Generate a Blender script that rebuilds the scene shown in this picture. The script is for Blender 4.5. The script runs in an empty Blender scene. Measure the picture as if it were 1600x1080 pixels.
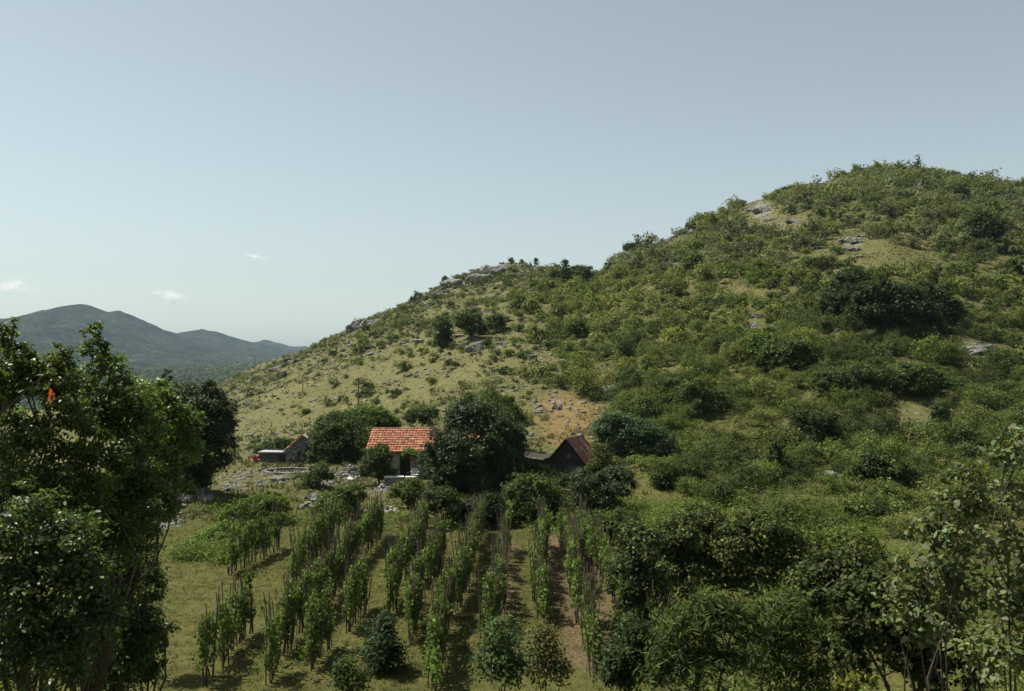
import bpy, math, random
import numpy as np
from mathutils import Vector, Matrix
random.seed(7)
rng = np.random.default_rng(11)
SC = bpy.context.scene
COL = SC.collection
F = 1386.0                    # focal length in photograph pixels (1600 wide)
CAMZ = 10.0
R = math.radians

# ------------------------------------------------------------------ camera
cam_d = bpy.data.cameras.new('camera'); cam = bpy.data.objects.new('camera', cam_d); COL.objects.link(cam)
cam_d.sensor_width = 36; cam_d.lens = 36*F/1600; cam_d.clip_start = .1; cam_d.clip_end = 40000
cam.location = (0, 0, CAMZ); cam.rotation_euler = (R(90), 0, 0)
SC.camera = cam

# ------------------------------------------------------------------ noise
def _hash(ix, iy, s):
    h = (ix.astype(np.int64)*374761393 + iy.astype(np.int64)*668265263 + s*1442695041) & 0xFFFFFFFF
    h = ((h ^ (h >> 13))*1274126177) & 0xFFFFFFFF
    return ((h ^ (h >> 16)) & 0xFFFF)/65535.0
def vnoise(x, y, s=0):
    x = np.asarray(x, float); y = np.asarray(y, float)
    ix = np.floor(x); iy = np.floor(y); fx = x-ix; fy = y-iy
    fx = fx*fx*(3-2*fx); fy = fy*fy*(3-2*fy)
    a = _hash(ix, iy, s); b = _hash(ix+1, iy, s); c = _hash(ix, iy+1, s); d = _hash(ix+1, iy+1, s)
    return (a+(b-a)*fx)*(1-fy) + (c+(d-c)*fx)*fy
def fbm(x, y, s=0, n=4):
    v = 0; a = .5; t = 0
    for i in range(n):
        v = v + a*vnoise(x, y, s+i*17); t += a; a *= .5; x = np.asarray(x)*2.03; y = np.asarray(y)*2.03
    return v/t
def sstep(a, b, x):
    t = np.clip((np.asarray(x, float)-a)/(b-a), 0, 1); return t*t*(3-2*t)

# ------------------------------------------------------------------ terrain height
RIDGE = [(-1500,660,300),(-400,650,300),(0,645,300),(250,628,315),(340,601,315),(400,574,310),(470,549,300),(520,524,296),(560,504,290),
         (600,489,287),(640,473,284),(700,441,280),(750,424,280),(800,415,280),(860,421,276),(900,432,272),(935,432,272),(980,402,280),
         (1040,371,290),(1100,342,300),(1200,311,310),(1290,285,320),(1340,272,325),(1400,265,330),(1460,270,330),(1520,281,330),
         (1600,295,330),(1800,340,330),(2200,430,330),(3200,520,300)]
_ru = np.array([(x-800)/F for x, y, r in RIDGE])
_rz = np.array([CAMZ + (540-y)/F*r for x, y, r in RIDGE])
_rr = np.array([r for x, y, r in RIDGE], float)
_uf = np.linspace(-2.5, 2.5, 4001)
def _smooth(a, k=9):
    ker = np.hanning(k+2)[1:-1]; ker /= ker.sum()
    return np.convolve(np.pad(a, k//2, mode='edge'), ker, mode='valid')
_zf = _smooth(np.interp(_uf, _ru, _rz)); _rf = _smooth(np.interp(_uf, _ru, _rr), 41)
BX = [-1000,0,350,480,620,800,900,1000,1200,1400,1600,2200]
B60 = [-.4,-.3,-.1,-.1,-.15,-.1,0,.2,.5,.6,.6,.6]
B80 = [-1.6,-1.5,-.6,-.3,-.3,.3,1.2,1.6,2.2,2.6,2.6,2.6]
_bu = np.array([(x-800)/F for x in BX])
NEARY = [-80,-12,-1,3,8,15,22,26,47]; NEARZ = [9.5,8.9,8.35,7.3,4.4,1.5,.12,0,0]
def H0(X, Y):
    X = np.asarray(X, float); Y = np.asarray(Y, float)
    u = np.clip(X/np.maximum(Y, 20), -2.4, 2.4)
    zr = np.interp(u, _uf, _zf); Rr = np.interp(u, _uf, _rf)
    b60 = np.interp(u, _bu, B60); b80 = np.interp(u, _bu, B80)
    zn = np.interp(Y, NEARY, NEARZ)
    zb = np.where(Y < 60, b60*sstep(46, 60, Y), b60+(b80-b60)*np.clip((Y-60)/20, 0, 1))
    t = np.clip((Y-72)/(Rr-72), 0, 1.0)
    ts = t*t/(t+.035)*(1.035)
    k = .16
    zh = zb + (zr-b80)*ts*(1+k*(1-ts))
    over = np.maximum(Y-Rr, 0)
    drop = over*.18 + over*over*.0016
    zh = zh - np.minimum(drop, 400)
    z = np.where(Y <= 47, zn, zh)
    return np.maximum(z, -42 + 6*(fbm(X/400, Y/400, 91, 2)-.5))
def H(X, Y):
    X = np.asarray(X, float); Y = np.asarray(Y, float)
    z = H0(X, Y)
    hill = sstep(70, 140, Y)
    n = (fbm(X/28, Y/28, 5, 3)-.5)*3.0*hill + (fbm(X/7, Y/7, 9, 3)-.5)*1.0*hill
    n = n + (fbm(X/5, Y/5, 3, 3)-.5)*.5*sstep(48, 56, Y)*(1-.6*hill) + (fbm(X/2.2, Y/2.2, 4, 2)-.5)*.14
    u = X/np.maximum(Y, 20)
    # rocky bank left of the vineyard
    n = n + 1.0*np.exp(-(((X+20.5)/3.2)**2+((Y-56)/2.6)**2)) + .5*np.exp(-(((X+15)/3)**2+((Y-62)/3)**2))
    return z + n
def gz(x, y): return float(H(np.array([x]), np.array([y]))[0])
_YS = np.concatenate([np.linspace(10, 120, 900), np.linspace(120, 345, 1100)])
def ground_at(px, py):
    """the point of the terrain that lies on this sight line"""
    u = (px-800)/F; v = (540-py)/F
    d = (CAMZ+v*_YS) - H(u*_YS, _YS)
    i = np.argmax(d <= 0)
    if d[i] > 0: i = int(np.argmin(d[700:])+700)
    Y = float(_YS[i]); X = u*Y
    return X, Y, gz(X, Y)
def to_px(X, Y, Z): return 800+F*X/Y, 540-F*(Z-CAMZ)/Y

# ------------------------------------------------------------------ mesh building
class MB:
    def __init__(s): s.v = []; s.f = []; s.c = []; s.n = 0
    def add(s, verts, faces, col=None):
        b = s.n; s.v.extend([tuple(p) for p in verts]); s.n += len(verts)
        for f in faces: s.f.append(tuple(i+b for i in f)); s.c.append(col or (1, 1, 1))
    def box(s, c, size, rz=0, col=None, tilt=None):
        hx, hy, hz = size[0]/2, size[1]/2, size[2]/2
        m = Matrix.Translation(c) @ Matrix.Rotation(rz, 4, 'Z')
        if tilt is not None: m = m @ tilt
        P = [m @ Vector((x*hx, y*hy, z*hz)) for z in (-1, 1) for x, y in ((-1,-1),(1,-1),(1,1),(-1,1))]
        s.add(P, [(3,2,1,0),(4,5,6,7),(0,1,5,4),(1,2,6,5),(2,3,7,6),(3,0,4,7)], col)
    def tube(s, pts, rad, sides=6, col=None, caps=True):
        pts = [Vector(p) for p in pts]; V = []; Fc = []
        for i, p in enumerate(pts):
            d = (pts[min(i+1, len(pts)-1)]-pts[max(i-1, 0)]); d = d.normalized() if d.length > 1e-9 else Vector((0,0,1))
            a = d.cross(Vector((.31,.95,.05))).normalized(); b = d.cross(a)
            for k in range(sides):
                t = 2*math.pi*k/sides; V.append(p+(a*math.cos(t)+b*math.sin(t))*rad[i])
        for i in range(len(pts)-1):
            for k in range(sides):
                k2 = (k+1) % sides
                Fc.append((i*sides+k, i*sides+k2, (i+1)*sides+k2, (i+1)*sides+k))
        if caps:
            Fc.append(tuple(range(sides))[::-1]); Fc.append(tuple((len(pts)-1)*sides+k for k in range(sides)))
        s.add(V, Fc, col)
    def mesh(s, name, mat, smooth=False):
        me = bpy.data.meshes.new(name); me.from_pydata(s.v, [], s.f); me.validate()
        if any(c != (1, 1, 1) for c in s.c) and len(me.polygons) == len(s.c):
            at = me.attributes.new('col', 'FLOAT_COLOR', 'FACE')
            at.data.foreach_set('color', np.array([(*c, 1) for c in s.c], np.float32).ravel())
        if smooth: me.polygons.foreach_set('use_smooth', [True]*len(me.polygons))
        me.materials.append(mat); return me
def quads_mesh(name, V, n_per, col, mat, tri=False):
    """V: (n*n_per, 3) points, every n_per of them one face; col: (n,3)"""
    n = len(V)//n_per
    me = bpy.data.meshes.new(name)
    me.vertices.add(len(V)); me.vertices.foreach_set('co', np.ascontiguousarray(V, np.float32).ravel())
    me.loops.add(len(V)); me.loops.foreach_set('vertex_index', np.arange(len(V), dtype=np.int32))
    me.polygons.add(n); me.polygons.foreach_set('loop_start', np.arange(0, len(V), n_per, dtype=np.int32))
    me.update(calc_edges=True)
    at = me.attributes.new('col', 'FLOAT_COLOR', 'FACE')
    c4 = np.ones((n, 4), np.float32); c4[:, :3] = col
    at.data.foreach_set('color', c4.ravel())
    me.materials.append(mat); return me
def grid_mesh(name, P, mat, attrs=None, smooth=True):
    ny, nx = P.shape[:2]; me = bpy.data.meshes.new(name)
    me.vertices.add(nx*ny); me.vertices.foreach_set('co', P.astype(np.float32).ravel())
    i = np.arange(nx*ny).reshape(ny, nx)
    q = np.stack([i[:-1,:-1], i[:-1,1:], i[1:,1:], i[1:,:-1]], -1).reshape(-1, 4).astype(np.int32)
    me.loops.add(q.size); me.loops.foreach_set('vertex_index', q.ravel())
    me.polygons.add(len(q)); me.polygons.foreach_set('loop_start', np.arange(0, q.size, 4, dtype=np.int32))
    me.update(calc_edges=True)
    for k, a in (attrs or {}).items():
        at = me.attributes.new(k, 'FLOAT_COLOR', 'POINT'); at.data.foreach_set('color', a.astype(np.float32).ravel())
    me.polygons.foreach_set('use_smooth', np.full(len(q), smooth)); me.materials.append(mat); return me
def put(name, me, parent=None, loc=(0,0,0), rz=0, scale=1):
    o = bpy.data.objects.new(name, me); COL.objects.link(o); o.parent = parent
    o.location = loc; o.rotation_euler = (0, 0, rz); o.scale = (scale,)*3 if not hasattr(scale, '__len__') else scale
    return o
def tag(o, label=None, cat=None, group=None, kind=None):
    for k, v in (('label', label), ('category', cat), ('group', group), ('kind', kind)):
        if v: o[k] = v
    return o
def thing(name, label, cat, loc=(0,0,0), rz=0, group=None):
    return tag(put(name, None, None, loc, rz), label, cat, group)

# ------------------------------------------------------------------ materials
def mat_new(name):
    m = bpy.data.materials.new(name); m.use_nodes = True; nt = m.node_tree; nt.nodes.clear()
    return m, nt
def N(nt, typ, **kw):
    n = nt.nodes.new(typ)
    for k, v in kw.items():
        if k.startswith('i_'):
            key = k[2:]; key = int(key) if key.isdigit() else key.replace('_', ' ')
            n.inputs[key].default_value = v
        else: setattr(n, k, v)
    return n
def L(nt, a, b): nt.links.new(a, b)
def ramp(nt, fac, stops):
    n = nt.nodes.new('ShaderNodeValToRGB'); L(nt, fac, n.inputs[0])
    e = n.color_ramp.elements
    while len(e) < len(stops): e.new(.5)
    for x, (p, c) in zip(e, stops): x.position = p; x.color = (*c, 1) if len(c) == 3 else c
    return n.outputs[0]
def mixc(nt, fac, a, b, blend='MIX'):
    n = nt.nodes.new('ShaderNodeMix'); n.data_type = 'RGBA'; n.blend_type = blend
    for sock, v in ((n.inputs[0], fac), (n.inputs[6], a), (n.inputs[7], b)):
        if hasattr(v, 'is_linked'): L(nt, v, sock)
        else: sock.default_value = v if not hasattr(v, '__len__') or len(v) == 4 else (*v, 1)
    return n.outputs[2]
def math_(nt, op, a, b=None, clamp=False):
    n = nt.nodes.new('ShaderNodeMath'); n.operation = op; n.use_clamp = clamp
    for i, v in enumerate((a, b)):
        if v is None: continue
        if hasattr(v, 'is_linked'): L(nt, v, n.inputs[i])
        else: n.inputs[i].default_value = v
    return n.outputs[0]
def noise(nt, vec, scale, detail=4, rough=.6):
    n = N(nt, 'ShaderNodeTexNoise'); n.inputs['Scale'].default_value = scale; n.inputs['Detail'].default_value = detail
    n.inputs['Roughness'].default_value = rough; L(nt, vec, n.inputs['Vector']); return n.outputs['Fac']
def finish(nt, bsdf): o = N(nt, 'ShaderNodeOutputMaterial'); L(nt, bsdf, o.inputs['Surface'])
def principled(nt, col, rough=.85, spec=.2, bump=None, bstr=.3, bdist=.05):
    p = N(nt, 'ShaderNodeBsdfPrincipled'); p.inputs['Roughness'].default_value = rough; p.inputs['Specular IOR Level'].default_value = spec
    if hasattr(col, 'is_linked'): L(nt, col, p.inputs['Base Color'])
    else: p.inputs['Base Color'].default_value = (*col, 1)
    if bump is not None:
        b = N(nt, 'ShaderNodeBump'); b.inputs['Strength'].default_value = bstr; b.inputs['Distance'].default_value = bdist
        L(nt, bump, b.inputs['Height']); L(nt, b.outputs[0], p.inputs['Normal'])
    return p.outputs[0]
def leaf_material(name, rough, spec, trans=.28):
    m, nt = mat_new(name)
    a = N(nt, 'ShaderNodeAttribute', attribute_name='col')
    oi = N(nt, 'ShaderNodeObjectInfo')
    v = math_(nt, 'MULTIPLY_ADD', oi.outputs['Random'], .5); v.node.inputs[2].default_value = .75
    hs = N(nt, 'ShaderNodeHueSaturation'); L(nt, v, hs.inputs['Value']); L(nt, a.outputs['Color'], hs.inputs['Color'])
    c = hs.outputs[0]
    p = principled(nt, c, rough, spec)
    t = N(nt, 'ShaderNodeBsdfTranslucent')
    tc = mixc(nt, 1.0, c, (1.25, 1.3, .7), 'MULTIPLY'); L(nt, tc, t.inputs['Color'])
    mx = N(nt, 'ShaderNodeMixShader'); mx.inputs[0].default_value = trans; L(nt, p, mx.inputs[1]); L(nt, t.outputs[0], mx.inputs[2])
    finish(nt, mx.outputs[0]); return m
M = {}
M['leaf'] = leaf_material('leaf_matte', .65, .14, .36)
M['gloss'] = leaf_material('leaf_waxy', .42, .45, .5)
M['satin'] = leaf_material('leaf_satin', .58, .24, .38)
M['blade'] = leaf_material('grass_blade', .8, .1, .2)
def noisy(name, c1, c2, scale=3., rough=.85, bump=.3, bdist=.05, coord='Object', detail=6, spec=.2, attr=False, c3=None):
    m, nt = mat_new(name); tc = N(nt, 'ShaderNodeTexCoord'); vec = tc.outputs[coord]
    if coord == 'World': vec = N(nt, 'ShaderNodeNewGeometry').outputs['Position']
    f = noise(nt, vec, scale, detail, .65)
    col = ramp(nt, f, [(.3, c1), (.7, c2)])
    if c3 is not None:
        g = noise(nt, vec, scale*.31+1.7, 3, .5); col = mixc(nt, ramp(nt, g, [(.52, (0,0,0)), (.62, (1,1,1))]), col, c3)
    if attr:
        a = N(nt, 'ShaderNodeAttribute', attribute_name='col'); col = mixc(nt, 1., col, a.outputs['Color'], 'MULTIPLY')
    f2 = noise(nt, vec, scale*4, 4, .6)
    finish(nt, principled(nt, col, rough, spec, f2, bump, bdist)); return m
M['bark'] = noisy('bark', (.045,.034,.024), (.12,.095,.07), 6, .9, .6)
M['stake'] = noisy('stake_wood', (.07,.05,.035), (.17,.125,.09), 5, .85, .4)
M['plaster'] = noisy('old_plaster', (.22,.21,.195), (.36,.345,.32), 1.3, .9, .2, c3=(.14,.135,.12))
M['tile'] = noisy('clay_tile', (.24,.088,.048), (.37,.165,.095), 2.2, .8, .3, attr=True, c3=(.34,.19,.12))
M['rust'] = noisy('rusty_sheet', (.030,.012,.010), (.066,.027,.019), 2.5, .8, .2, attr=True, c3=(.09,.05,.03))
M['drystone'] = None
M['rubble'] = noisy('rubble_stone', (.12,.11,.098), (.30,.285,.265), 1.6, .95, .5, attr=True)
M['rock'] = noisy('limestone', (.085,.082,.076), (.25,.24,.225), 1.1, .95, .8, .12, c3=(.11,.108,.095), coord='Object', attr=True)
M['dark_wood'] = noisy('dark_wood', (.018,.014,.011), (.05,.038,.028), 4, .8, .3)
M['pale_wood'] = noisy('weathered_plank', (.22,.19,.16), (.42,.38,.33), 4, .8, .3)
M['white'] = noisy('dirty_white', (.36,.355,.34), (.52,.51,.49), 3, .6, .1)
M['dark'] = noisy('dark_opening', (.008,.008,.009), (.02,.02,.022), 2, .9, .1)
M['orange'] = noisy('orange_sheet', (.55,.20,.06), (.65,.28,.10), 3, .6, .1)
M['grey'] = noisy('grey_board', (.045,.05,.055), (.085,.09,.095), 2, .8, .2)
def drystone_mat(name, c1, c2, joint, scale):
    m, nt = mat_new(name); tc = N(nt, 'ShaderNodeTexCoord')
    mp = N(nt, 'ShaderNodeMapping'); mp.inputs['Scale'].default_value = (1, 1, 1.7); L(nt, tc.outputs['Object'], mp.inputs[0])
    vo = N(nt, 'ShaderNodeTexVoronoi', feature='DISTANCE_TO_EDGE'); vo.inputs['Scale'].default_value = scale; L(nt, mp.outputs[0], vo.inputs['Vector'])
    vc = N(nt, 'ShaderNodeTexVoronoi'); vc.inputs['Scale'].default_value = scale; L(nt, mp.outputs[0], vc.inputs['Vector'])
    bw = N(nt, 'ShaderNodeRGBToBW'); L(nt, vc.outputs['Color'], bw.inputs[0])
    col = mixc(nt, bw.outputs[0], c1, c2)
    e = ramp(nt, vo.outputs['Distance'], [(.02, (0,0,0)), (.09, (1,1,1))])
    col = mixc(nt, e, joint, col)
    finish(nt, principled(nt, col, .95, .1, e, .8, .06)); return m
M['drystone'] = drystone_mat('dry_stone', (.14,.135,.13), (.30,.29,.275), (.05,.047,.042), 3.2)
M['bluestone'] = drystone_mat('weathered_render', (.035,.040,.045), (.06,.066,.072), (.03,.034,.037), 2.4)

# terrain: zone = (dry, soil, golden, stony); green grass where all are 0
def terrain_mat():
    m, nt = mat_new('terrain_ground'); g = N(nt, 'ShaderNodeNewGeometry'); P = g.outputs['Position']
    a = N(nt, 'ShaderNodeAttribute', attribute_name='zone'); sp = N(nt, 'ShaderNodeSeparateColor'); L(nt, a.outputs['Color'], sp.inputs[0])
    n1 = noise(nt, P, .35, 6, .65); n2 = noise(nt, P, 1.7, 6, .7); n3 = noise(nt, P, 6.5, 4, .7); n4 = noise(nt, P, .09, 4, .6)
    green = ramp(nt, n2, [(.25, (.034,.040,.013)), (.5, (.084,.084,.024)), (.75, (.128,.112,.038))])
    dry = ramp(nt, n2, [(.25, (.048,.054,.020)), (.48, (.116,.112,.044)), (.7, (.168,.150,.072))])
    soil = ramp(nt, n3, [(.3, (.075,.055,.028)), (.55, (.130,.098,.052)), (.75, (.190,.150,.090))])
    gold = ramp(nt, n2, [(.25, (.075,.068,.028)), (.5, (.165,.118,.046)), (.75, (.225,.165,.078))])
    stone = ramp(nt, n3, [(.3, (.09,.08,.065)), (.5, (.18,.165,.145)), (.7, (.31,.29,.26))])
    def mask(x, lo=.32, hi=.68):
        s = math_(nt, 'ADD', x, math_(nt, 'MULTIPLY', math_(nt, 'SUBTRACT', n1, .5), .9))
        s = math_(nt, 'ADD', s, math_(nt, 'MULTIPLY', math_(nt, 'SUBTRACT', n2, .5), .5))
        return ramp(nt, s, [(lo, (0,0,0)), (hi, (1,1,1))])
    c = mixc(nt, mask(sp.outputs[0]), green, dry)
    c = mixc(nt, mask(sp.outputs[1]), c, soil)
    c = mixc(nt, mask(sp.outputs[2]), c, gold)
    c = mixc(nt, mask(a.outputs['Alpha'], .50, .74), c, stone)
    c = mixc(nt, .35, c, ramp(nt, n4, [(.35, (.55,.6,.5)), (.65, (1.3,1.25,1.2))]), 'MULTIPLY')
    # small scattered stones on the slopes
    vo = N(nt, 'ShaderNodeTexVoronoi'); vo.inputs['Scale'].default_value = .8; L(nt, P, vo.inputs['Vector'])
    st = math_(nt, 'MULTIPLY', ramp(nt, vo.outputs['Distance'], [(.10, (1,1,1)), (.16, (0,0,0))]), math_(nt, 'MULTIPLY', sp.outputs[0], ramp(nt, n1, [(.5, (0,0,0)), (.6, (1,1,1))])))
    c = mixc(nt, st, c, (.33,.31,.27))
    h = math_(nt, 'ADD', n3, math_(nt, 'MULTIPLY', n2, 2.0))
    finish(nt, principled(nt, c, .95, .08, h, .75, .25)); return m
M['terrain'] = terrain_mat()
def mountain_mat():
    m, nt = mat_new('mountain_slope'); P = N(nt, 'ShaderNodeNewGeometry').outputs['Position']
    n1 = noise(nt, P, .012, 8, .68); n2 = noise(nt, P, .05, 5, .7)
    c = ramp(nt, n1, [(.38, (.008,.014,.010)), (.5, (.020,.028,.018)), (.60, (.042,.046,.032)), (.70, (.10,.098,.085))])
    c = mixc(nt, 1.0, c, ramp(nt, n2, [(.40, (.22,.26,.25)), (.52, (1.0,1.0,1.0)), (.64, (2.3,2.2,2.0))]), 'MULTIPLY')
    finish(nt, principled(nt, c, .95, .05, math_(nt, 'ADD', n2, n1), 1.0, 30)); return m
M['mountain'] = mountain_mat()

# ------------------------------------------------------------------ ground sheet
def zone_at(X, Y):
    """dry, soil, golden, stony shares of the ground cover"""
    u = X/np.maximum(Y, 20); px = 800+F*u
    Z = H0(X, Y); py = 540-F*(Z-CAMZ)/np.maximum(Y, 5)
    dry = np.zeros_like(X); soil = np.zeros_like(X); gold = np.zeros_like(X); st = np.zeros_like(X)
    hill = sstep(66, 84, Y)
    left = 1-sstep(820, 1010, px + 90*(fbm(X/25, Y/25, 33, 3)-.5)*2)
    dry = np.maximum(dry, hill*(left*.80 + (1-left)*.50))
    dry = np.maximum(dry, hill*(1-left)*.75*np.exp(-(((px-1180)/150)**2+((py-360)/70)**2)))
    dry = np.maximum(dry, .75*np.exp(-(((px-1440)/60)**2+((py-655)/50)**2))*(Y > 50))
    dry = np.maximum(dry, .55*np.exp(-(((px-1240)/110)**2+((py-775)/30)**2))*(Y > 45))
    vin = sstep(25, 29, Y)*(1-sstep(45, 49, Y))*sstep(-17, -13, X)*(1-sstep(4.6, 6, X))
    dry = np.maximum(dry, vin*.12)
    strip = vin*(.14+.46*sstep(-5, -1, X))*(.55+.45*np.cos((X+.1)*2*math.pi/2.15))
    soil = np.maximum(soil, strip + vin*.42*sstep(1.4, 3, X))
    soil = np.maximum(soil, .7*np.exp(-(((X+6)/3.5)**2+((Y-56)/8)**2)))
    gold = np.maximum(gold, .95*np.exp(-(((px-885)/58)**2+((py-655)/42)**4))*(Y > 70))
    far = sstep(335, 420, Y); dry = dry*(1-.92*far); 
    yard = np.exp(-(((X+18)/9)**2+((Y-70)/7)**2)) + .8*np.exp(-(((X+10)/6)**2+((Y-62)/6)**2))
    dry = np.maximum(dry, .8*np.clip(yard, 0, 1)); st = np.maximum(st, .34*np.clip(yard, 0, 1))
    # stony path that winds down beside the vineyard
    pc = np.interp(Y, [42, 47, 52, 58, 66, 74], [-18.4, -19.2, -19.8, -19.2, -20.5, -22])
    st = np.maximum(st, .62*np.exp(-((X-pc)/.9)**2)*sstep(41, 44, Y)*(1-sstep(66, 76, Y)))
    for cx, cy, rx, ry, w in ((1190,330,26,20,.8),(1285,288,24,8,.75),(1240,345,34,14,.62),(1330,378,40,16,.6),(1515,545,50,18,.75),(1420,722,18,20,.7),
                              (1172,507,22,7,.7),(940,618,42,22,.66),(1040,372,60,12,.55),(1235,800,40,25,.5),(770,428,40,12,.5),(870,628,40,14,.55),(690,455,60,12,.5)):
        st = np.maximum(st, w*np.exp(-(((px-cx)/rx)**2+((py-cy)/ry)**2))*(Y > 48))
    st = np.maximum(st, hill*left*.22)*(1-far)
    return dry, soil, gold, st
def make_ground():
    w = np.concatenate([np.linspace(-3.2, -.72, 50), np.linspace(-.70, .70, 620), np.linspace(.72, 3.2, 50)])
    Y = np.concatenate([np.linspace(-70, 18, 34), np.linspace(19, 48, 90), np.linspace(48.4, 120, 260), np.linspace(120.7, 350, 330), np.linspace(353, 800, 60), np.geomspace(830, 9000, 40)])
    W, YY = np.meshgrid(w, Y); X = W*(np.maximum(YY, 0)+22)
    Z = H(X, YY)
    d, s, g, st = zone_at(X, YY)
    me = grid_mesh('ground', np.stack([X, YY, Z], -1), M['terrain'], {'zone': np.stack([d, s, g, st], -1)})
    return tag(put('ground', me), kind='structure')
make_ground()

# far mountains
def mountain(name, prof, Rd, half, seed, label):
    xs = np.array([p[0] for p in prof], float); zr = np.array([CAMZ+(540-p[1])/F*Rd for p in prof])
    pxs = np.linspace(xs[0], xs[-1], 220); t = np.linspace(-1, .8, 110)
    PX, T = np.meshgrid(pxs, t); Y = Rd + T*half; X = (PX-800)/F*(Rd+T*half*.25)
    top = np.interp(PX, xs, zr)
    s = np.clip(1-np.abs(T), 0, 1); s = s**1.25
    gul = (fbm(X/260, Y/260, seed, 5)-.5)
    Z = -46 + (top+46)*s + gul*95*np.sqrt(s)*(1-s)*1.6 + (fbm(X/60, Y/60, seed+3, 3)-.5)*22*(s > 0)*np.sqrt(s)
    o = put(name, grid_mesh(name, np.stack([X, Y, Z], -1), M['mountain'])); return tag(o, label, 'mountain', kind='structure')
mountain('mountain', [(-900,600),(-600,560),(-350,520),(-200,512),(-100,506),(-20,502),(0,500),(40,493),(80,485),(105,478),(125,475),(145,478),(165,486),(185,485),(205,492),(235,508),(262,521),(300,535),(350,552),(400,566),(470,585),(560,605)],
         3100, 1700, 41, 'twin-topped wooded mountain far beyond the valley')
mountain('mountain', [(150,575),(220,535),(262,525),(290,518),(315,515),(345,522),(372,530),(400,534),(440,544),(480,556),(560,585)], 3700, 1100, 57, 'lower rounded mountain behind the twin-topped one')
mountain('mountain', [(330,560),(370,541),(395,534),(412,531),(430,537),(450,541),(475,543),(520,550),(600,565),(700,580)], 4600, 1100, 63, 'farthest pale blue ridge low on the horizon')

# ------------------------------------------------------------------ foliage
def unit(a): return a/np.maximum(np.linalg.norm(a, axis=-1, keepdims=True), 1e-9)
def leaves(C, Nrm, size, aspect=.55, col=(.05,.08,.02), jit=.18, tips=None, rg=rng, fold=.15, droop=.25):
    n = len(C); Nrm = unit(Nrm)
    T = unit(np.cross(Nrm, rg.normal(size=(n, 3)))); T[:, 2] -= droop*rg.random(n); T = unit(T)
    B = unit(np.cross(Nrm, T))
    Ls = size*(.65+.7*rg.random(n))[:, None]; W = Ls*aspect
    V = np.stack([C-T*Ls*.5, C+B*W*.5+Nrm*W*fold-T*Ls*.06, C+T*Ls*.5, C-B*W*.5+Nrm*W*fold-T*Ls*.06], 1)
    c = np.asarray(col, float)
    c = np.broadcast_to(c, (n, 3))*(1+jit*rg.normal(size=(n, 1))) * (1+.08*rg.normal(size=(n, 3)))
    return V.reshape(-1, 3), np.clip(c, .004, .9)
def ovals(C, Nrm, size, aspect=.55, col=(.05,.08,.02), jit=.18, rg=rng, droop=.25):
    """near leaves: six-cornered, folded along the midrib and tapering to a point"""
    n = len(C); Nrm = unit(Nrm); T = unit(np.cross(Nrm, rg.normal(size=(n, 3)))); T[:, 2] -= droop*rg.random(n); T = unit(T); B = unit(np.cross(Nrm, T))
    Ls = size*(.6+.75*rg.random(n))[:, None]; W = Ls*aspect
    pt = lambda t, w, up: C+T*Ls*t+B*W*w+Nrm*W*up
    curl = rg.normal(size=n)[:, None]*.15
    V = np.stack([pt(-.5, 0, 0), pt(-.2, .46, .16), pt(.14, .42, .14), pt(.5, 0, curl-.1), pt(.14, -.42, .14), pt(-.2, -.46, .16)], 1)
    c = np.broadcast_to(np.asarray(col, float), (n, 3))*(1+jit*rg.normal(size=(n, 1)))*(1+.08*rg.normal(size=(n, 3)))
    return V.reshape(-1, 3), np.clip(c, .004, .9)
def crown_points(lobes, per, clump=.26, shell=.5, rg=rng, flat=.75):
    """lobes: (cx,cy,cz,rx,ry,rz); per: leaves per lobe -> positions, outward normals, clump id tint"""
    Cs = []; Ns = []; Ts = []; tips = []
    for (cx, cy, cz, rx, ry, rz), n in zip(lobes, per):
        nc = max(5, int(9 + 26*(n/2500)**.7))
        d = unit(rg.normal(size=(nc, 3))); d[:, 2] = np.where(d[:, 2] < -.55, -d[:, 2], d[:, 2])
        rad = shell + (1.0-shell)*rg.random(nc)**.6; far = rg.random(nc) < .22; rad = np.where(far, rad*rg.uniform(1.05, 1.32, nc), rad)
        cc = np.array([cx, cy, cz]) + d*rad[:, None]*np.array([rx, ry, rz])
        tips.append(cc)
        k = rg.integers(0, nc, n); cr = clump*np.mean([rx, ry, rz])*(.55+.8*rg.random(nc))*min(1., (24/nc)**.42)*np.where(far, .7, 1)
        off = rg.normal(size=(n, 3))*cr[k][:, None]*np.array([1, 1, flat])
        Cs.append(cc[k]+off); Ns.append(unit(off)*.45 + d[k]*.35 + np.array([0, 0, .55]) + rg.normal(size=(n, 3))*.55)
        Ts.append((.72+.56*rg.random(nc))[k])
    return np.concatenate(Cs), np.concatenate(Ns), np.concatenate(Ts), np.concatenate(tips)
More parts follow.
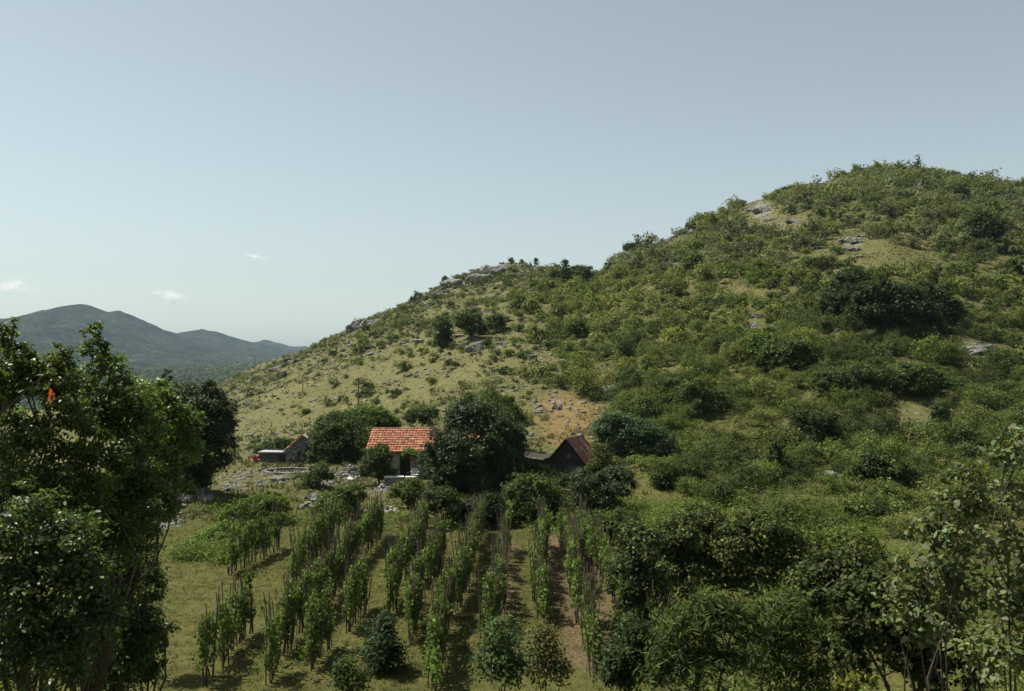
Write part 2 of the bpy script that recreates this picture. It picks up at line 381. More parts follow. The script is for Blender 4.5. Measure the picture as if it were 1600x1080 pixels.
def limbs(base, tips, r0, lob, rg=rng, twigs=4, sides=6):
    """trunk, one limb into each lobe of the crown, twigs from there to the leaf clumps"""
    mb = MB(); base = np.array(base, float); cs = np.array([l[:3] for l in lob]); rs = np.array([np.mean(l[3:6]) for l in lob])
    c = cs.mean(0); low = max(.25, (cs[:, 2]-.4*rs).min())
    top = base + (c-base)*.30; top[2] = max(base[2]+.3, min(top[2], low+.25*(c[2]-low)))
    h = np.linalg.norm(top-base); mid = base+(top-base)*.5 + rg.normal(size=3)*h*.05*np.array([1, 1, .1])
    mb.tube([base-np.array([0, 0, .3]), base+np.array([0, 0, .1*h]), mid, top], [r0*1.35, r0, r0*.85, r0*.7], sides)
    near = np.argmin(((tips[:, None]-cs[None])**2).sum(-1), 1)
    for k in range(len(lob)):
        e = cs[k]; hd = np.hypot(*(e-base)[:2]); tt = np.clip((e[2]-.55*hd-base[2])/max(top[2]-base[2], .1), .3, 1)*(.85+.15*rg.random()); s = base+(mid-base)*min(tt*2, 1)+(top-mid)*max(tt*2-1, 0); dl = np.linalg.norm(e-s)
        m1 = s+(e-s)*.45 + np.array([0, 0, .14*dl])*(1 if e[2] > s[2] else .3) + rg.normal(size=3)*.07*dl; m2 = m1+(e-m1)*.55+rg.normal(size=3)*.04*dl
        mb.tube([s, m1, m2, e], [r0*.5, r0*.36, r0*.26, r0*.18], 5)
        tk = tips[near == k]; tk = tk[np.argsort(((tk-e)**2).sum(-1))][:max(2, int(len(tk)*.6))]
        for t in tk[rg.permutation(len(tk))[:twigs]]:
            s2 = m2+(e-m2)*rg.random(); m3 = (s2+t)/2+rg.normal(size=3)*.08*np.linalg.norm(t-s2)
            mb.tube([s2, m3, t], [r0*.16, r0*.11, r0*.04], 4)
    return mb
GREEN = {  # base leaf colours
    'dark': (.042,.062,.018), 'deep': (.030,.044,.016), 'mid': (.074,.108,.022), 'olive': (.100,.114,.028), 'bright': (.100,.155,.024),
    'grey': (.120,.140,.070), 'yellow': (.165,.175,.032), 'blue': (.042,.076,.032), 'brown': (.105,.080,.032)}
def tree(name, label, px, lobes_px, Y, leaf=.22, dens=1.0, tone='mid', cat='tree', mat='leaf', base_px=None, clump=.26, aspect=.55, r0=None, rx_depth=1.0, group=None, n_limb=10, seed=None, shell=.5, jit=.2, mix=None, ground=None):
    rg = np.random.default_rng(seed if seed is not None else int(px*7+lobes_px[0][1]*13))
    s = Y/F
    X0 = ((base_px or px)-800)*s; z0 = gz(X0, Y) if ground is None else ground
    lob = []; per = []
    for l in lobes_px:
        lx, ly, rx, rz = l[:4]; dy = l[4] if len(l) > 4 else 0
        yy = Y+dy; s2 = yy/F
        Xr = (lx-800)*s2 - X0; Zr = CAMZ+(540-ly)*s2 - z0
        rX, rZ = rx*s2, rz*s2; rY = (rX*.6+rZ*.4)*rx_depth
        lob.append((Xr, dy, Zr, rX*.93, rY, rZ*.93))
        area = 4*math.pi*((rX*rY+rX*rZ+rY*rZ)/3)
        per.append(max(60, int(dens*1.55*area/(leaf*leaf*aspect*.5))))
    C, Nn, T, tips = crown_points(lob, per, clump, shell, rg)
    # nothing hangs below the soil
    ok = C[:, 2] > (H(C[:, 0]+X0, C[:, 1]+Y)-z0 + .02)
    C, Nn, T = C[ok], Nn[ok], T[ok]
    base_col = np.array(GREEN[tone] if isinstance(tone, str) else tone)[None]*T[:, None]
    if mix:
        k = rg.random(len(T)) < mix[1]; base_col[k] = np.array(GREEN[mix[0]])*T[k][:, None]
    near = Y < 24
    V, c = ovals(C, Nn, leaf, aspect, base_col, jit, rg=rg) if near else leaves(C, Nn, leaf, aspect, base_col, jit, rg=rg)
    root = thing(name, label, cat, (X0, Y, z0), 0, group)
    H_ = max(l[2]+l[5] for l in lob)
    put('crown', quads_mesh('crown', V, 6 if near else 4, c, M['satin' if mat == 'gloss' and not near else mat]), root)
    put('trunk', limbs((0, 0, 0), tips, r0 or min(.22, max(.05, H_*.018)), lob, rg, max(3, n_limb//2)).mesh('trunk', M['bark'], True), root)
    return root

# ------------------------------------------------------------------ trees that can be told apart
LT = 'dark broadleaf trees'
# middle distance, around the house
tree('tree', 'big dark round-crowned tree growing against the red-roofed house', 745, [(745,690,62,60),(700,722,38,44),(790,712,36,52),(735,655,44,32),(765,752,55,40),(705,752,34,34),(800,745,26,40)], 62, .21, 1.5, 'deep', mat='gloss', mix=('dark', .4), n_limb=14)
tree('tree', 'lighter green tree rising just behind the big dark tree', 768, [(765,645,46,34),(738,645,28,24),(800,668,24,30)], 76, .22, 1.2, 'mid')
tree('tree', 'dense green tree between the stone outbuilding and the red-roofed house', 530, [(530,690,46,42),(503,700,30,34),(560,702,34,36),(520,668,28,22),(545,725,44,22)], 79, .22, 1.5, 'dark', mix=('mid', .35))
tree('tree', 'softer light green tree behind the left end of the red roof', 590, [(580,660,32,28),(604,672,24,24),(555,655,22,18)], 88, .24, 1.3, 'mid', mix=('bright', .3))
tree('tree', 'small leaning tree shading the house front yard', 592, [(588,712,24,15),(590,736,20,12),(574,736,16,14),(606,742,14,10),(602,722,16,13),(578,722,14,10),(596,702,12,8)], 64.5, .15, 1.0, 'dark', mix=('olive', .4), r0=.09)
tree('tree', 'dark bush-like tree behind the red roof ridge', 655, [(650,655,22,13),(672,650,14,12)], 84, .2, 1.3, 'dark')
tree('tree', 'broad blue-green tree beside the rusty roofed shed', 985, [(985,690,46,38),(958,676,30,30),(1022,702,34,34),(990,728,55,26),(945,712,22,26)], 71, .22, 1.5, 'blue', mix=('dark', .4), mat='gloss')
tree('tree', 'orchard tree right in front of the rusty roofed shed', 840, [(840,778,38,34),(812,765,26,22),(868,800,24,26),(830,805,34,20)], 50.5, .17, 1.3, 'dark', mix=('mid', .4), r0=.11)
tree('tree', 'dark scrubby tree to the right of the shed gable', 930, [(930,775,40,34),(965,758,30,28),(910,752,14,20),(950,800,38,18)], 53, .17, 1.4, 'deep', mix=('dark', .5), mat='gloss')
tree('tree', 'orchard tree in front of the big dark tree', 690, [(690,785,32,22),(668,800,20,18),(712,800,22,20)], 49, .16, 1.1, 'dark', mix=('mid', .3), r0=.09)
tree('tree', 'low spreading orchard tree casting deep shade at vineyard end', 755, [(745,800,32,20),(782,806,28,18),(765,788,26,14)], 49, .16, 1.3, 'deep', mix=('dark', .4), r0=.1)
tree('tree', 'orchard tree by the stones below the rubble heap', 532, [(530,790,36,20),(550,772,22,14),(512,800,22,16)], 51.5, .15, 1.2, 'mid', mix=('dark', .4), r0=.08)
tree('tree', 'dark narrow bush-tree beside the stone ledges', 500, [(500,742,20,18),(482,764,20,20),(470,782,18,16)], 61, .17, 1.4, 'dark', mix=('mid', .3))
tree('tree', 'small leafy tree at the near wall of the yard', 640, [(640,765,26,16),(655,780,22,16),(622,772,16,14)], 55, .15, 1.1, 'dark', mix=('olive', .3), r0=.07)
tree('tree', 'bramble-wrapped low tree west of the vineyard', 395, [(400,800,38,22),(370,815,34,24),(428,790,24,18)], 50, .15, 1.3, 'bright', mix=('mid', .5), r0=.07)
tree('tree', 'low bushy tree beside the stony path', 350, [(352,838,38,20),(322,850,24,16),(382,845,24,16)], 45, .14, 1.3, 'mid', mix=('bright', .4), r0=.06)
tree('tree', 'huge dark tree standing left of the stony yard', 310, [(325,655,40,52),(288,640,42,40),(345,680,24,36),(300,715,58,44),(256,690,44,52),(240,650,40,40),(275,750,54,24)], 57, .2, 1.5, 'deep', mix=('dark', .45), mat='gloss', n_limb=16)
tree('tree', 'round light green bush-tree at the foot of the huge dark tree', 318, [(318,744,16,13),(308,750,10,8)], 58.5, .14, 1.4, 'bright', r0=.05)
tree('tree', 'slender young tree poking above the dark treetops by the far valley', 262, [(263,581,5,4),(257,588,4,4),(266,592,4,5)], 130, .3, 1.0, 'dark', r0=.08)

tree('tree', 'weedy bush-tree leaning over the right eave of the rusty shed', 945, [(938,715,15,22),(952,734,22,22),(926,738,14,14)], 63, .16, 1.1, 'olive', mix=('dark', .4), r0=.05)
tree('tree', 'low dark bush-tree hiding the wing of the rusty shed', 822, [(820,733,22,16),(846,742,20,13),(806,742,18,16)], 61.5, .15, 1.4, 'deep', mix=('dark', .5), r0=.05, seed=41)
tree('tree', 'dark leafy bush-tree before the gable of the rusty shed', 893, [(890,752,20,12),(908,748,16,14),(876,756,14,10)], 60, .15, 1.4, 'deep', mix=('dark', .5), r0=.05, seed=42)
tree('tree', 'scrubby bush-tree below the low dark lean-to shed', 470, [(468,756,22,11),(450,764,18,9)], 66, .14, 1.2, 'dark', mix=('mid', .4), r0=.04, seed=43)
tree('tree', 'dark green bush-tree above the lean-to shed roof', 432, [(428,700,24,12),(445,694,16,10),(412,706,14,9)], 84, .17, 1.2, 'dark', mix=('mid', .4), r0=.05, seed=44)
# near left: tall bank trees with visible leaves
tree('tree', 'tall leafy tree at the left edge with a pointed shoot', 25, [(15,525,14,30),(25,575,40,45),(62,600,50,48),(0,640,60,70),(90,660,55,60),(45,730,75,75),(110,740,50,60),(85,585,34,34),(98,560,18,18),(55,810,70,60),(120,800,50,56),(0,790,50,60)], 12.5, .062, .5, 'olive', mat='gloss', mix=('bright', .6), base_px=40, clump=.2, shell=.35, n_limb=10, r0=.055, seed=5)
tree('tree', 'leafy tree with a tall central spire in front of the far mountain', 150, [(148,522,13,24),(145,560,28,30),(172,590,40,36),(125,618,46,44),(195,640,48,48),(150,680,60,56),(222,690,42,52),(175,750,62,60),(200,805,48,46),(225,765,36,36),(185,865,40,46),(160,800,50,50)], 13.5, .062, .5, 'mid', mat='gloss', mix=('bright', .6), base_px=110, clump=.2, shell=.35, n_limb=10, r0=.055, seed=6)
tree('tree', 'spreading green tree whose right boughs reach the huge dark tree', 235, [(236,622,38,34),(262,645,36,36),(292,668,26,28),(225,690,52,50),(282,705,32,38),(215,750,60,46),(262,672,38,30),(262,752,38,34),(235,795,46,40),(195,840,46,40),(170,800,50,50),(225,845,36,36),(185,890,42,36),(248,795,32,34)], 17, .072, .62, 'mid', base_px=150, mat='gloss', mix=('bright', .4), clump=.2, shell=.4, n_limb=10, r0=.06, seed=8)
tree('tree', 'shadowy tree filling the lower left corner', 50, [(20,880,80,66),(50,800,50,40),(105,845,60,50),(0,960,90,100),(95,930,80,80),(60,1040,110,70),(140,900,40,50),(150,990,44,60)], 10, .058, .5, 'dark', mat='gloss', mix=('mid', .4), clump=.2, shell=.3, n_limb=10, r0=.05, seed=9)
tree('tree', 'shadowy tree below the spired tree with thin dark boughs', 165, [(165,850,60,60),(205,810,52,48),(150,950,60,70),(120,1030,70,60),(195,900,32,40)], 14.5, .066, .55, 'dark', base_px=95, mat='gloss', mix=('olive', .25), clump=.2, shell=.35, n_limb=10, r0=.05, seed=10)
tree('tree', 'small bushy tree at the near left corner of the vineyard', 225, [(225,965,26,30),(205,1010,40,36),(190,1060,55,36),(240,1015,26,24),(258,985,16,14)], 20, .11, .8, 'mid', mat='gloss', mix=('olive', .4), clump=.24, seed=12, r0=.07)
tree('tree', 'thin shrubby tree at the left side of the open grass', 232, [(222,895,28,28),(206,915,26,26),(240,915,14,24)], 27, .12, .6, 'dark', mix=('brown', .25), clump=.26, seed=13, r0=.05)

tree('tree', 'tangled young tree beneath the boughs at the lower left', 185, [(178,905,32,36),(150,960,46,48),(215,985,34,36),(190,1045,66,44),(235,920,22,26)], 16, .075, 1.0, 'dark', mix=('mid', .3), clump=.3, shell=.3, seed=14, r0=.05)
tree('tree', 'rounded mid green tree at the right foot of the slope', 1065, [(1060,742,36,24),(1085,752,30,20),(1035,752,24,18)], 60, .16, 1.2, 'mid', mix=('dark', .4), seed=15, r0=.09)
tree('tree', 'wide dull green tree above the last vine row and the stones', 1130, [(1125,715,44,28),(1100,728,28,22),(1155,728,30,22)], 66, .17, 1.2, 'dark', mix=('olive', .4), seed=16, r0=.1)
tree('tree', 'dense bright green tree behind the broad blue-green tree', 1010, [(1005,645,30,22),(1035,655,26,20),(985,655,20,16)], 82, .2, 1.2, 'mid', mix=('dark', .3), seed=17, r0=.1)
tree('tree', 'dark tree between the conical tree and the round lower tree', 1240, [(1235,715,26,22),(1225,730,20,16)], 68, .17, 1.2, 'dark', seed=18, r0=.08)
# near right and bottom
tree('tree', 'slim sapling with large pale leaves and a bare upright stem', 1490, [(1478,785,34,30),(1505,745,30,26),(1455,830,42,34),(1500,850,44,40),(1440,900,50,40),(1510,930,50,46),(1470,985,60,50),(1425,960,40,44),(1530,800,30,40)], 8.2, .070, .34, 'grey', mix=('olive', .35), base_px=1495, clump=.3, shell=.2, n_limb=8, seed=21, r0=.024, aspect=.6)
tree('tree', 'sapling with large pale leaves at the right edge', 1580, [(1572,725,28,28),(1598,690,24,24),(1585,790,42,44),(1555,860,40,44),(1610,880,50,60),(1575,950,54,50),(1560,1030,66,54),(1640,980,60,90)], 8.8, .070, .4, 'grey', mix=('olive', .35), base_px=1582, clump=.3, shell=.2, n_limb=8, seed=22, r0=.026, aspect=.6)
tree('tree', 'dark tangled tree behind the bare-stemmed sapling', 1400, [(1400,930,60,50),(1350,960,60,50),(1440,985,60,60),(1380,1030,80,50),(1480,1040,80,50)], 15.5, .11, 1.0, 'dark', mix=('olive', .35), clump=.2, seed=23)
tree('tree', 'olive green tree between the clearing and the dark tangle', 1310, [(1300,905,60,40),(1345,890,44,34),(1265,930,44,40),(1310,960,60,46)], 21, .13, 1.1, 'dark', mix=('olive', .45), seed=24)
tree('tree', 'bright narrow-leaved tree bending over the bottom edge', 1100, [(1105,970,52,36),(1070,1000,50,46),(1145,985,46,42),(1095,1050,80,50),(1050,1050,40,40)], 15.5, .15, .5, 'mid', mix=('dark', .35), aspect=.2, clump=.3, seed=25, shell=.45)
tree('tree', 'second narrow-leaved tree, yellower, beside the dark tangle', 1225, [(1215,965,52,36),(1255,1000,50,50),(1190,1020,50,46),(1235,1060,80,46)], 16.5, .15, .5, 'mid', mix=('dark', .45), aspect=.2, clump=.3, seed=26, shell=.45)
tree('tree', 'dusky dense tree at the right border of the vineyard', 1085, [(1085,835,56,44),(1050,860,44,44),(1125,850,44,44),(1085,895,70,40),(1040,905,44,40)], 33, .15, 1.4, 'deep', mix=('olive', .4), seed=27)
tree('tree', 'wide olive tree below the grassy clearing', 1180, [(1180,835,52,36),(1150,870,46,40),(1222,862,46,38),(1190,905,64,36)], 32, .15, 1.3, 'dark', mix=('olive', .5), seed=28)
tree('tree', 'thin dark tree along the last vine row', 1000, [(1000,855,34,36),(980,905,34,40),(1010,930,40,50),(990,985,36,50)], 29, .14, 1.2, 'deep', mix=('olive', .3), seed=29)
tree('tree', 'dark leafy bush-tree at the bottom end of the last vine row', 985, [(985,1010,38,44),(1005,1055,42,40),(962,1050,24,40)], 21, .10, 1.0, 'deep', mix=('dark', .5), seed=30)
tree('tree', 'light green bushy tree below the grassy clearing edge', 1290, [(1290,858,50,22),(1335,850,40,24),(1250,850,34,20)], 37, .15, 1.3, 'mid', mix=('olive', .4), seed=31, r0=.07)
tree('tree', 'dark orchard tree north of the last vine row', 960, [(955,835,32,24),(975,820,26,22),(935,825,20,18)], 44, .15, 1.3, 'dark', mix=('mid', .3), seed=32, r0=.08)
tree('tree', 'young dark tree standing among the vine rows', 600, [(598,1000,28,34),(588,1030,26,26),(615,1030,24,26),(603,975,16,14)], 27.3, .11, .8, 'deep', clump=.36, shell=.25, mix=('blue', .5), seed=33, r0=.05)
tree('tree', 'wispy sapling at the near end of the bare-stake row', 782, [(785,1000,26,34),(775,1040,32,36),(800,1050,30,34)], 21.5, .10, .5, 'blue', clump=.36, shell=.2, mix=('mid', .4), seed=34, r0=.035)
tree('tree', 'brownish thin sapling in the grass strip near the bottom edge', 852, [(850,1000,26,30),(845,1035,34,36),(870,1050,24,30)], 22, .09, .4, 'dark', clump=.36, shell=.2, mix=('brown', .4), seed=35, r0=.035)
tree('tree', 'leafy sapling beside the path at the vineyard bottom edge', 545, [(540,1045,16,22),(560,1058,16,18),(548,1070,26,16),(530,1065,14,16)], 24.5, .10, .7, 'mid', clump=.36, shell=.2, mix=('dark', .4), seed=36, r0=.04)
tree('tree', 'yellow-leaved shrubby tree at the bottom edge under the dark tangle', 1345, [(1345,1062,24,14),(1325,1072,20,12)], 15, .13, .7, 'yellow', aspect=.25, seed=37, r0=.03)

# trees on the right-hand hill and along the skyline
def hill_tree(label, base, lobes, tone='dark', leaf=.42, dens=1.5, mix=('mid', .3), **k):
    X, Y, Z = ground_at(*base)
    return tree('tree', label, base[0], lobes, Y, leaf, dens, tone, mix=mix, **k)
hill_tree('huge dark oak, the most massive crown of the oak clump on the hill', (1400,525), [(1400,485,50,42),(1365,470,36,34),(1432,500,36,30)], 'deep', mix=('dark', .4))
hill_tree('dark oak on the left flank of the oak clump, above the others', (1325,505), [(1330,455,36,34),(1312,480,28,26),(1352,490,30,26)], 'deep', mix=('dark', .5))
hill_tree('dark oak closing the right flank of the oak clump', (1462,510), [(1460,475,34,30),(1440,465,24,22),(1480,490,24,20)], 'deep', mix=('dark', .5))
hill_tree('lone large dark tree high on the right edge of the hill', (1535,388), [(1535,355,28,26),(1515,365,18,18),(1552,366,16,18)], 'dark', leaf=.55)
hill_tree('small dark tree just under the skyline beyond the lone large tree', (1494,312), [(1494,300,16,13)], 'dark', leaf=.5)
hill_tree('small dark tree uphill of the lone large tree', (1549,332), [(1549,323,11,10)], 'dark', leaf=.5)
hill_tree('half-hidden dark tree at the right frame edge below the lone large tree', (1592,440), [(1590,425,20,20)], 'dark', leaf=.5)
hill_tree('round dark tree below the oak clump, standing over the terraces', (1275,705), [(1270,672,34,34),(1292,685,26,26),(1250,680,20,24)], 'deep', leaf=.24, mix=('dark', .5))
hill_tree('slim conical dark tree near the middle of the lower slope', (1211,745), [(1211,725,12,24),(1211,698,8,14)], 'deep', leaf=.2)
hill_tree('leaning conical dark tree beside the dry grass strip', (1468,690), [(1468,668,13,22),(1466,646,8,14)], 'deep', leaf=.22)
hill_tree('dark tree low on the slope beside the pale boulder', (1375,760), [(1372,728,34,30),(1350,742,26,22),(1398,740,22,22)], 'dark', leaf=.22)
hill_tree('bright green bushy tree on the lower middle of the hill', (1190,560), [(1190,540,34,18),(1165,550,24,14)], 'bright', leaf=.34, mix=('mid', .4))
hill_tree('dark spreading tree below the bright bushy one', (1240,580), [(1240,556,44,24),(1205,560,30,20)], 'dark', leaf=.34)
hill_tree('broad dark tree in the middle of the lower hill', (1330,620), [(1330,595,46,26),(1290,600,30,20)], 'dark', leaf=.3)
hill_tree('broad dark tree right of the middle of the lower hill', (1425,618), [(1425,592,46,26),(1460,600,26,18)], 'dark', leaf=.3)
hill_tree('dark tree over the left foot of the hill', (1085,650), [(1085,622,28,30),(1062,635,22,20)], 'dark', leaf=.26)
hill_tree('lone round tree on the bare stony shoulder', (1083,428), [(1083,410,14,14)], 'mid', leaf=.5)
hill_tree('dark tree on the skyline where the stony shoulder starts', (986,398), [(986,388,11,9)], 'dark', leaf=.5)
hill_tree('tall thin tree on the saddle between the two summits', (884,448), [(884,430,9,14),(884,414,5,9)], 'dark', leaf=.42, dens=1.0)
hill_tree('wide dark tree on the saddle left of the hill', (912,448), [(910,430,16,15),(900,424,8,8)], 'dark', leaf=.42)
hill_tree('grey-green tree on the saddle above the dark rocks', (868,446), [(866,432,10,11)], 'dark', leaf=.42, dens=1.0)
hill_tree('tiny pointed tree on the very top of the stony knoll', (799,416), [(799,409,5,6)], 'dark', leaf=.35, dens=1.0)
hill_tree('second tiny tree on the top of the stony knoll', (815,416), [(815,410,4,4)], 'dark', leaf=.35, dens=1.0)
hill_tree('thin spindly tree alone at the right of the knoll top', (838,418), [(838,410,3,8)], 'dark', leaf=.35, dens=.9)
hill_tree('small windswept tree on the knoll skyline above the rocks', (697,447), [(696,437,5,6)], 'dark', leaf=.35)
hill_tree('spindly tree lowest on the left knoll skyline', (652,476), [(652,464,7,8),(643,468,4,4)], 'dark', leaf=.35, dens=.8)
hill_tree('rounded bush-tree on the left slope above the house', (690,545), [(690,512,14,18),(692,535,16,14)], 'dark', leaf=.3)
hill_tree('spreading dark tree on the left slope beside the rounded bush-tree', (735,530), [(730,505,24,18),(745,515,18,14)], 'dark', leaf=.32)
hill_tree('compact dark tree on the left slope towards the saddle', (775,520), [(775,505,14,13)], 'dark', leaf=.32)
hill_tree('compact round dark tree below the saddle', (896,528), [(896,513,16,14)], 'dark', leaf=.32, mix=('mid', .5))
hill_tree('slim sparse tree standing alone on the dry slope', (631,590), [(631,575,5,12)], 'olive', leaf=.26, dens=.9)

# ------------------------------------------------------------------ vineyard
def vine_foliage(seed):
    rg = np.random.default_rng(seed); n = 400
    nc = 16; zc = .45+1.25*rg.random(nc)**.8; cc = np.stack([rg.normal(size=nc)*.06, rg.normal(size=nc)*.26, zc], 1)
    k = rg.integers(0, nc, n); off = rg.normal(size=(n, 3))*np.array([.07, .14, .13])
    C = cc[k]+off; C[:, 2] = np.clip(C[:, 2], .12, 2.3)
    col = np.array(GREEN['bright'])[None]*(.6+.45*rg.random(nc))[k][:, None]
    kk = rg.random(n) < .5; col[kk] = np.array(GREEN['mid'])
    V, c = leaves(C, unit(off)*.5+np.array([0, 0, .6])+rg.normal(size=(n, 3))*.5, .105, .95, col, .2, rg=rg)
    return quads_mesh('vine_foliage', V, 4, c, M['leaf'])
def stake_mesh(seed):
    rg = np.random.default_rng(seed); mb = MB(); h = 1.75+.5*rg.random()
    lean = rg.normal(size=2)*.085
    mb.tube([(0,0,-.2), (lean[0]*.4+rg.normal()*.02, lean[1]*.4, h*.5), (lean[0]*1.3, lean[1]*1.3, h)], [.021, .019, .014], 5)
    return mb.mesh('stake', M['stake'])
def vine_trunk(seed):
    rg = np.random.default_rng(seed); mb = MB()
    p = np.cumsum(np.vstack([[0,0,-.1], *[[rg.normal()*.06, rg.normal()*.06, .28] for _ in range(6)]]), 0)
    mb.tube(p, [.035,.03,.028,.024,.02,.014,.008], 5)
    return mb.mesh('trunk', M['bark'])
FOL = [vine_foliage(100+i) for i in range(7)]; STK = [stake_mesh(200+i) for i in range(9)]; VTR = [vine_trunk(300+i) for i in range(4)]
ORD = ['first','second','third','fourth','fifth','sixth','seventh','eighth','ninth','tenth','eleventh','twelfth','thirteenth','fourteenth','fifteenth','sixteenth','seventeenth','eighteenth','nineteenth','twentieth']
ORD += ['twenty-'+o for o in ORD[:9]] + ['thirtieth'] + ['thirty-'+o for o in ORD[:9]] + ['fortieth'] + ['forty-'+o for o in ORD[:9]] + ['fiftieth']
# row: name, X at the far end, X at the near end, Y of far end, Y of near end, (gaps along Y), leafiness, spacing
ROWS = [('outermost left vine row', -11.6, -12.3, 43.5, 38.6, (), 1.0, .5),
        ('second vine row from left', -8.9, -9.3, 45.5, 25.6, ((31.2,36.4),), 1.0, .52),
        ('third vine row from left', -7.0, -7.4, 46.5, 26.2, ((27.2,28.7),), 1.0, .47),
        ('half-row beside the young dark tree', -5.7, -6.15, 33.5, 27.2, ((29.5,30.8),), 1.0, .5),
        ('vine row with the widest leafy hedge', -4.5, -4.55, 46.8, 32.6, (), 1.1, .5),
        ('broken vine row by the soil lane', -3.3, -3.6, 41.2, 29.6, ((34.4,36.3),), .9, .5),
        ('long vine row beyond the soil lane', -1.65, -2.45, 47, 25.4, (), .95, .46),
        ('thin vine row of mostly bare stakes', -.25, -.75, 43, 28.5, ((36.8,37.6),), .55, .55),
        ('straight vine row in open grass', 1.5, .95, 44.3, 31.8, (), .8, .5),
        ('bending vine row beside brown soil', 2.55, 2.45, 44.5, 26.5, ((33.8,34.8),), .8, .55),
        ('last row against the dark trees', 3.4, 4.5, 44.5, 27, (), 1.0, .55)]
for name, xa, xb, ya, yb, gaps, lf, sp in ROWS:
    Y = ya; k = 0
    while Y > yb:
        if not any(g0 < Y < g1 for g0, g1 in gaps):
            t = (ya-Y)/max(ya-yb, .1); X = xa+(xb-xa)*t + random.gauss(0, .07) + .12*math.sin(Y*.6+xa)
            z = gz(X, Y)
            r = thing('grapevine', f'leafy staked grapevine, {ORD[k]} from the house end of {name}', 'grapevine', (X, Y, z), random.uniform(-.2, .2), 'grapevines of the small vineyard')
            s = random.uniform(.95, 1.2)
            if random.random() < lf:
                put('foliage', random.choice(FOL), r, rz=random.choice((0, math.pi))+random.uniform(-.25, .25), scale=(s*.74, s, s*random.uniform(.85, 1.08)))
            else:
                put('foliage', random.choice(FOL), r, rz=random.choice((0, math.pi))+random.uniform(-.25, .25), scale=(s*.55, s*.55, s*.8))
                r['label'] = f'sparse staked grapevine, {ORD[k]} from the house end of {name}'
            put('trunk', random.choice(VTR), r, rz=random.uniform(0, 6.3))
            for j in range(3):
                put('stake', random.choice(STK), r, loc=(random.gauss(0, .08), (j-1)*.2+random.gauss(0, .04), 0), rz=random.uniform(0, 6.3), scale=random.uniform(.95, 1.22))
            k += 1
        Y -= sp*1.17*random.uniform(.85, 1.2)

# ------------------------------------------------------------------ rocks
def ico(sub):
    import bmesh
    bm = bmesh.new(); bmesh.ops.create_icosphere(bm, subdivisions=sub, radius=1)
    V = np.array([v.co[:] for v in bm.verts]); Fc = [tuple(v.index for v in f.verts) for f in bm.faces]; bm.free(); return V, Fc
IV3, IF3 = ico(3); IV2, IF2 = ico(2); IV1, IF1 = ico(1)
def rock_pts(V, rg, planes=9, flat=.7):
    P = V*(1+.10*rg.normal(size=(1, 3)))
    for _ in range(planes):
        n = unit(rg.normal(size=3)); d = .52+.3*rg.random(); e = P@n-d
        P = P - np.maximum(e, 0)[:, None]*n
    P = P*(1+.035*rg.normal(size=(len(P), 1)))
    P[:, 2] *= flat; return P*1.25
def boulder(seed):
    rg = np.random.default_rng(seed); mb = MB(); mb.add(rock_pts(IV3, rg, 10, .6+.3*rg.random()), IF3, (1, 1, .99)); return mb.mesh('boulder', M['rock'])
def outcrop(seed, n=20):
    rg = np.random.default_rng(seed); mb = MB()
    mb.add(rock_pts(IV2, rg, 11, .5)*np.array([.85, .55, .3]), IF2, (.9, .9, .88))
    for i in range(n):
        P = rock_pts(IV2, rg, 11, .7)*(.16+.26*rg.random()**1.5)*np.array([1.2, .9, 1.15])
        a = rg.normal()*.3; c, s_ = math.cos(a), math.sin(a)
        P = np.stack([P[:,0]*c-P[:,1]*s_, P[:,0]*s_+P[:,1]*c, P[:,2]+.12*P[:,0]], 1)
        g = .75+.5*rg.random()
        mb.add(P+np.array([np.clip(rg.normal()*.42, -.8, .8), np.clip(rg.normal()*.26, -.5, .5), .05+.34*rg.random()]), IF2, (g, g, g*.98))
    return mb.mesh('rock_outcrop', M['rock'])
BLD = [boulder(400+i) for i in range(8)]; OUT = [outcrop(500+i) for i in range(7)]
def rock_put(kind, label, px, py, wpx, hpx=None, group=None):
    X, Y, Z = ground_at(px, py); s = wpx*Y/F/2/(1.15 if kind == 'boulder' else 1.25)
    hs = (hpx*Y/F/(1.1 if kind == 'boulder' else .8)) if hpx else s
    o = put(kind, random.choice(BLD if kind == 'boulder' else OUT), None, (X, Y, Z-.12*hs), random.uniform(-.5, .5) if kind != 'boulder' else random.uniform(0, 6.3), (s, s*random.uniform(.7, 1), hs))
    return tag(o, label, 'rock', group)
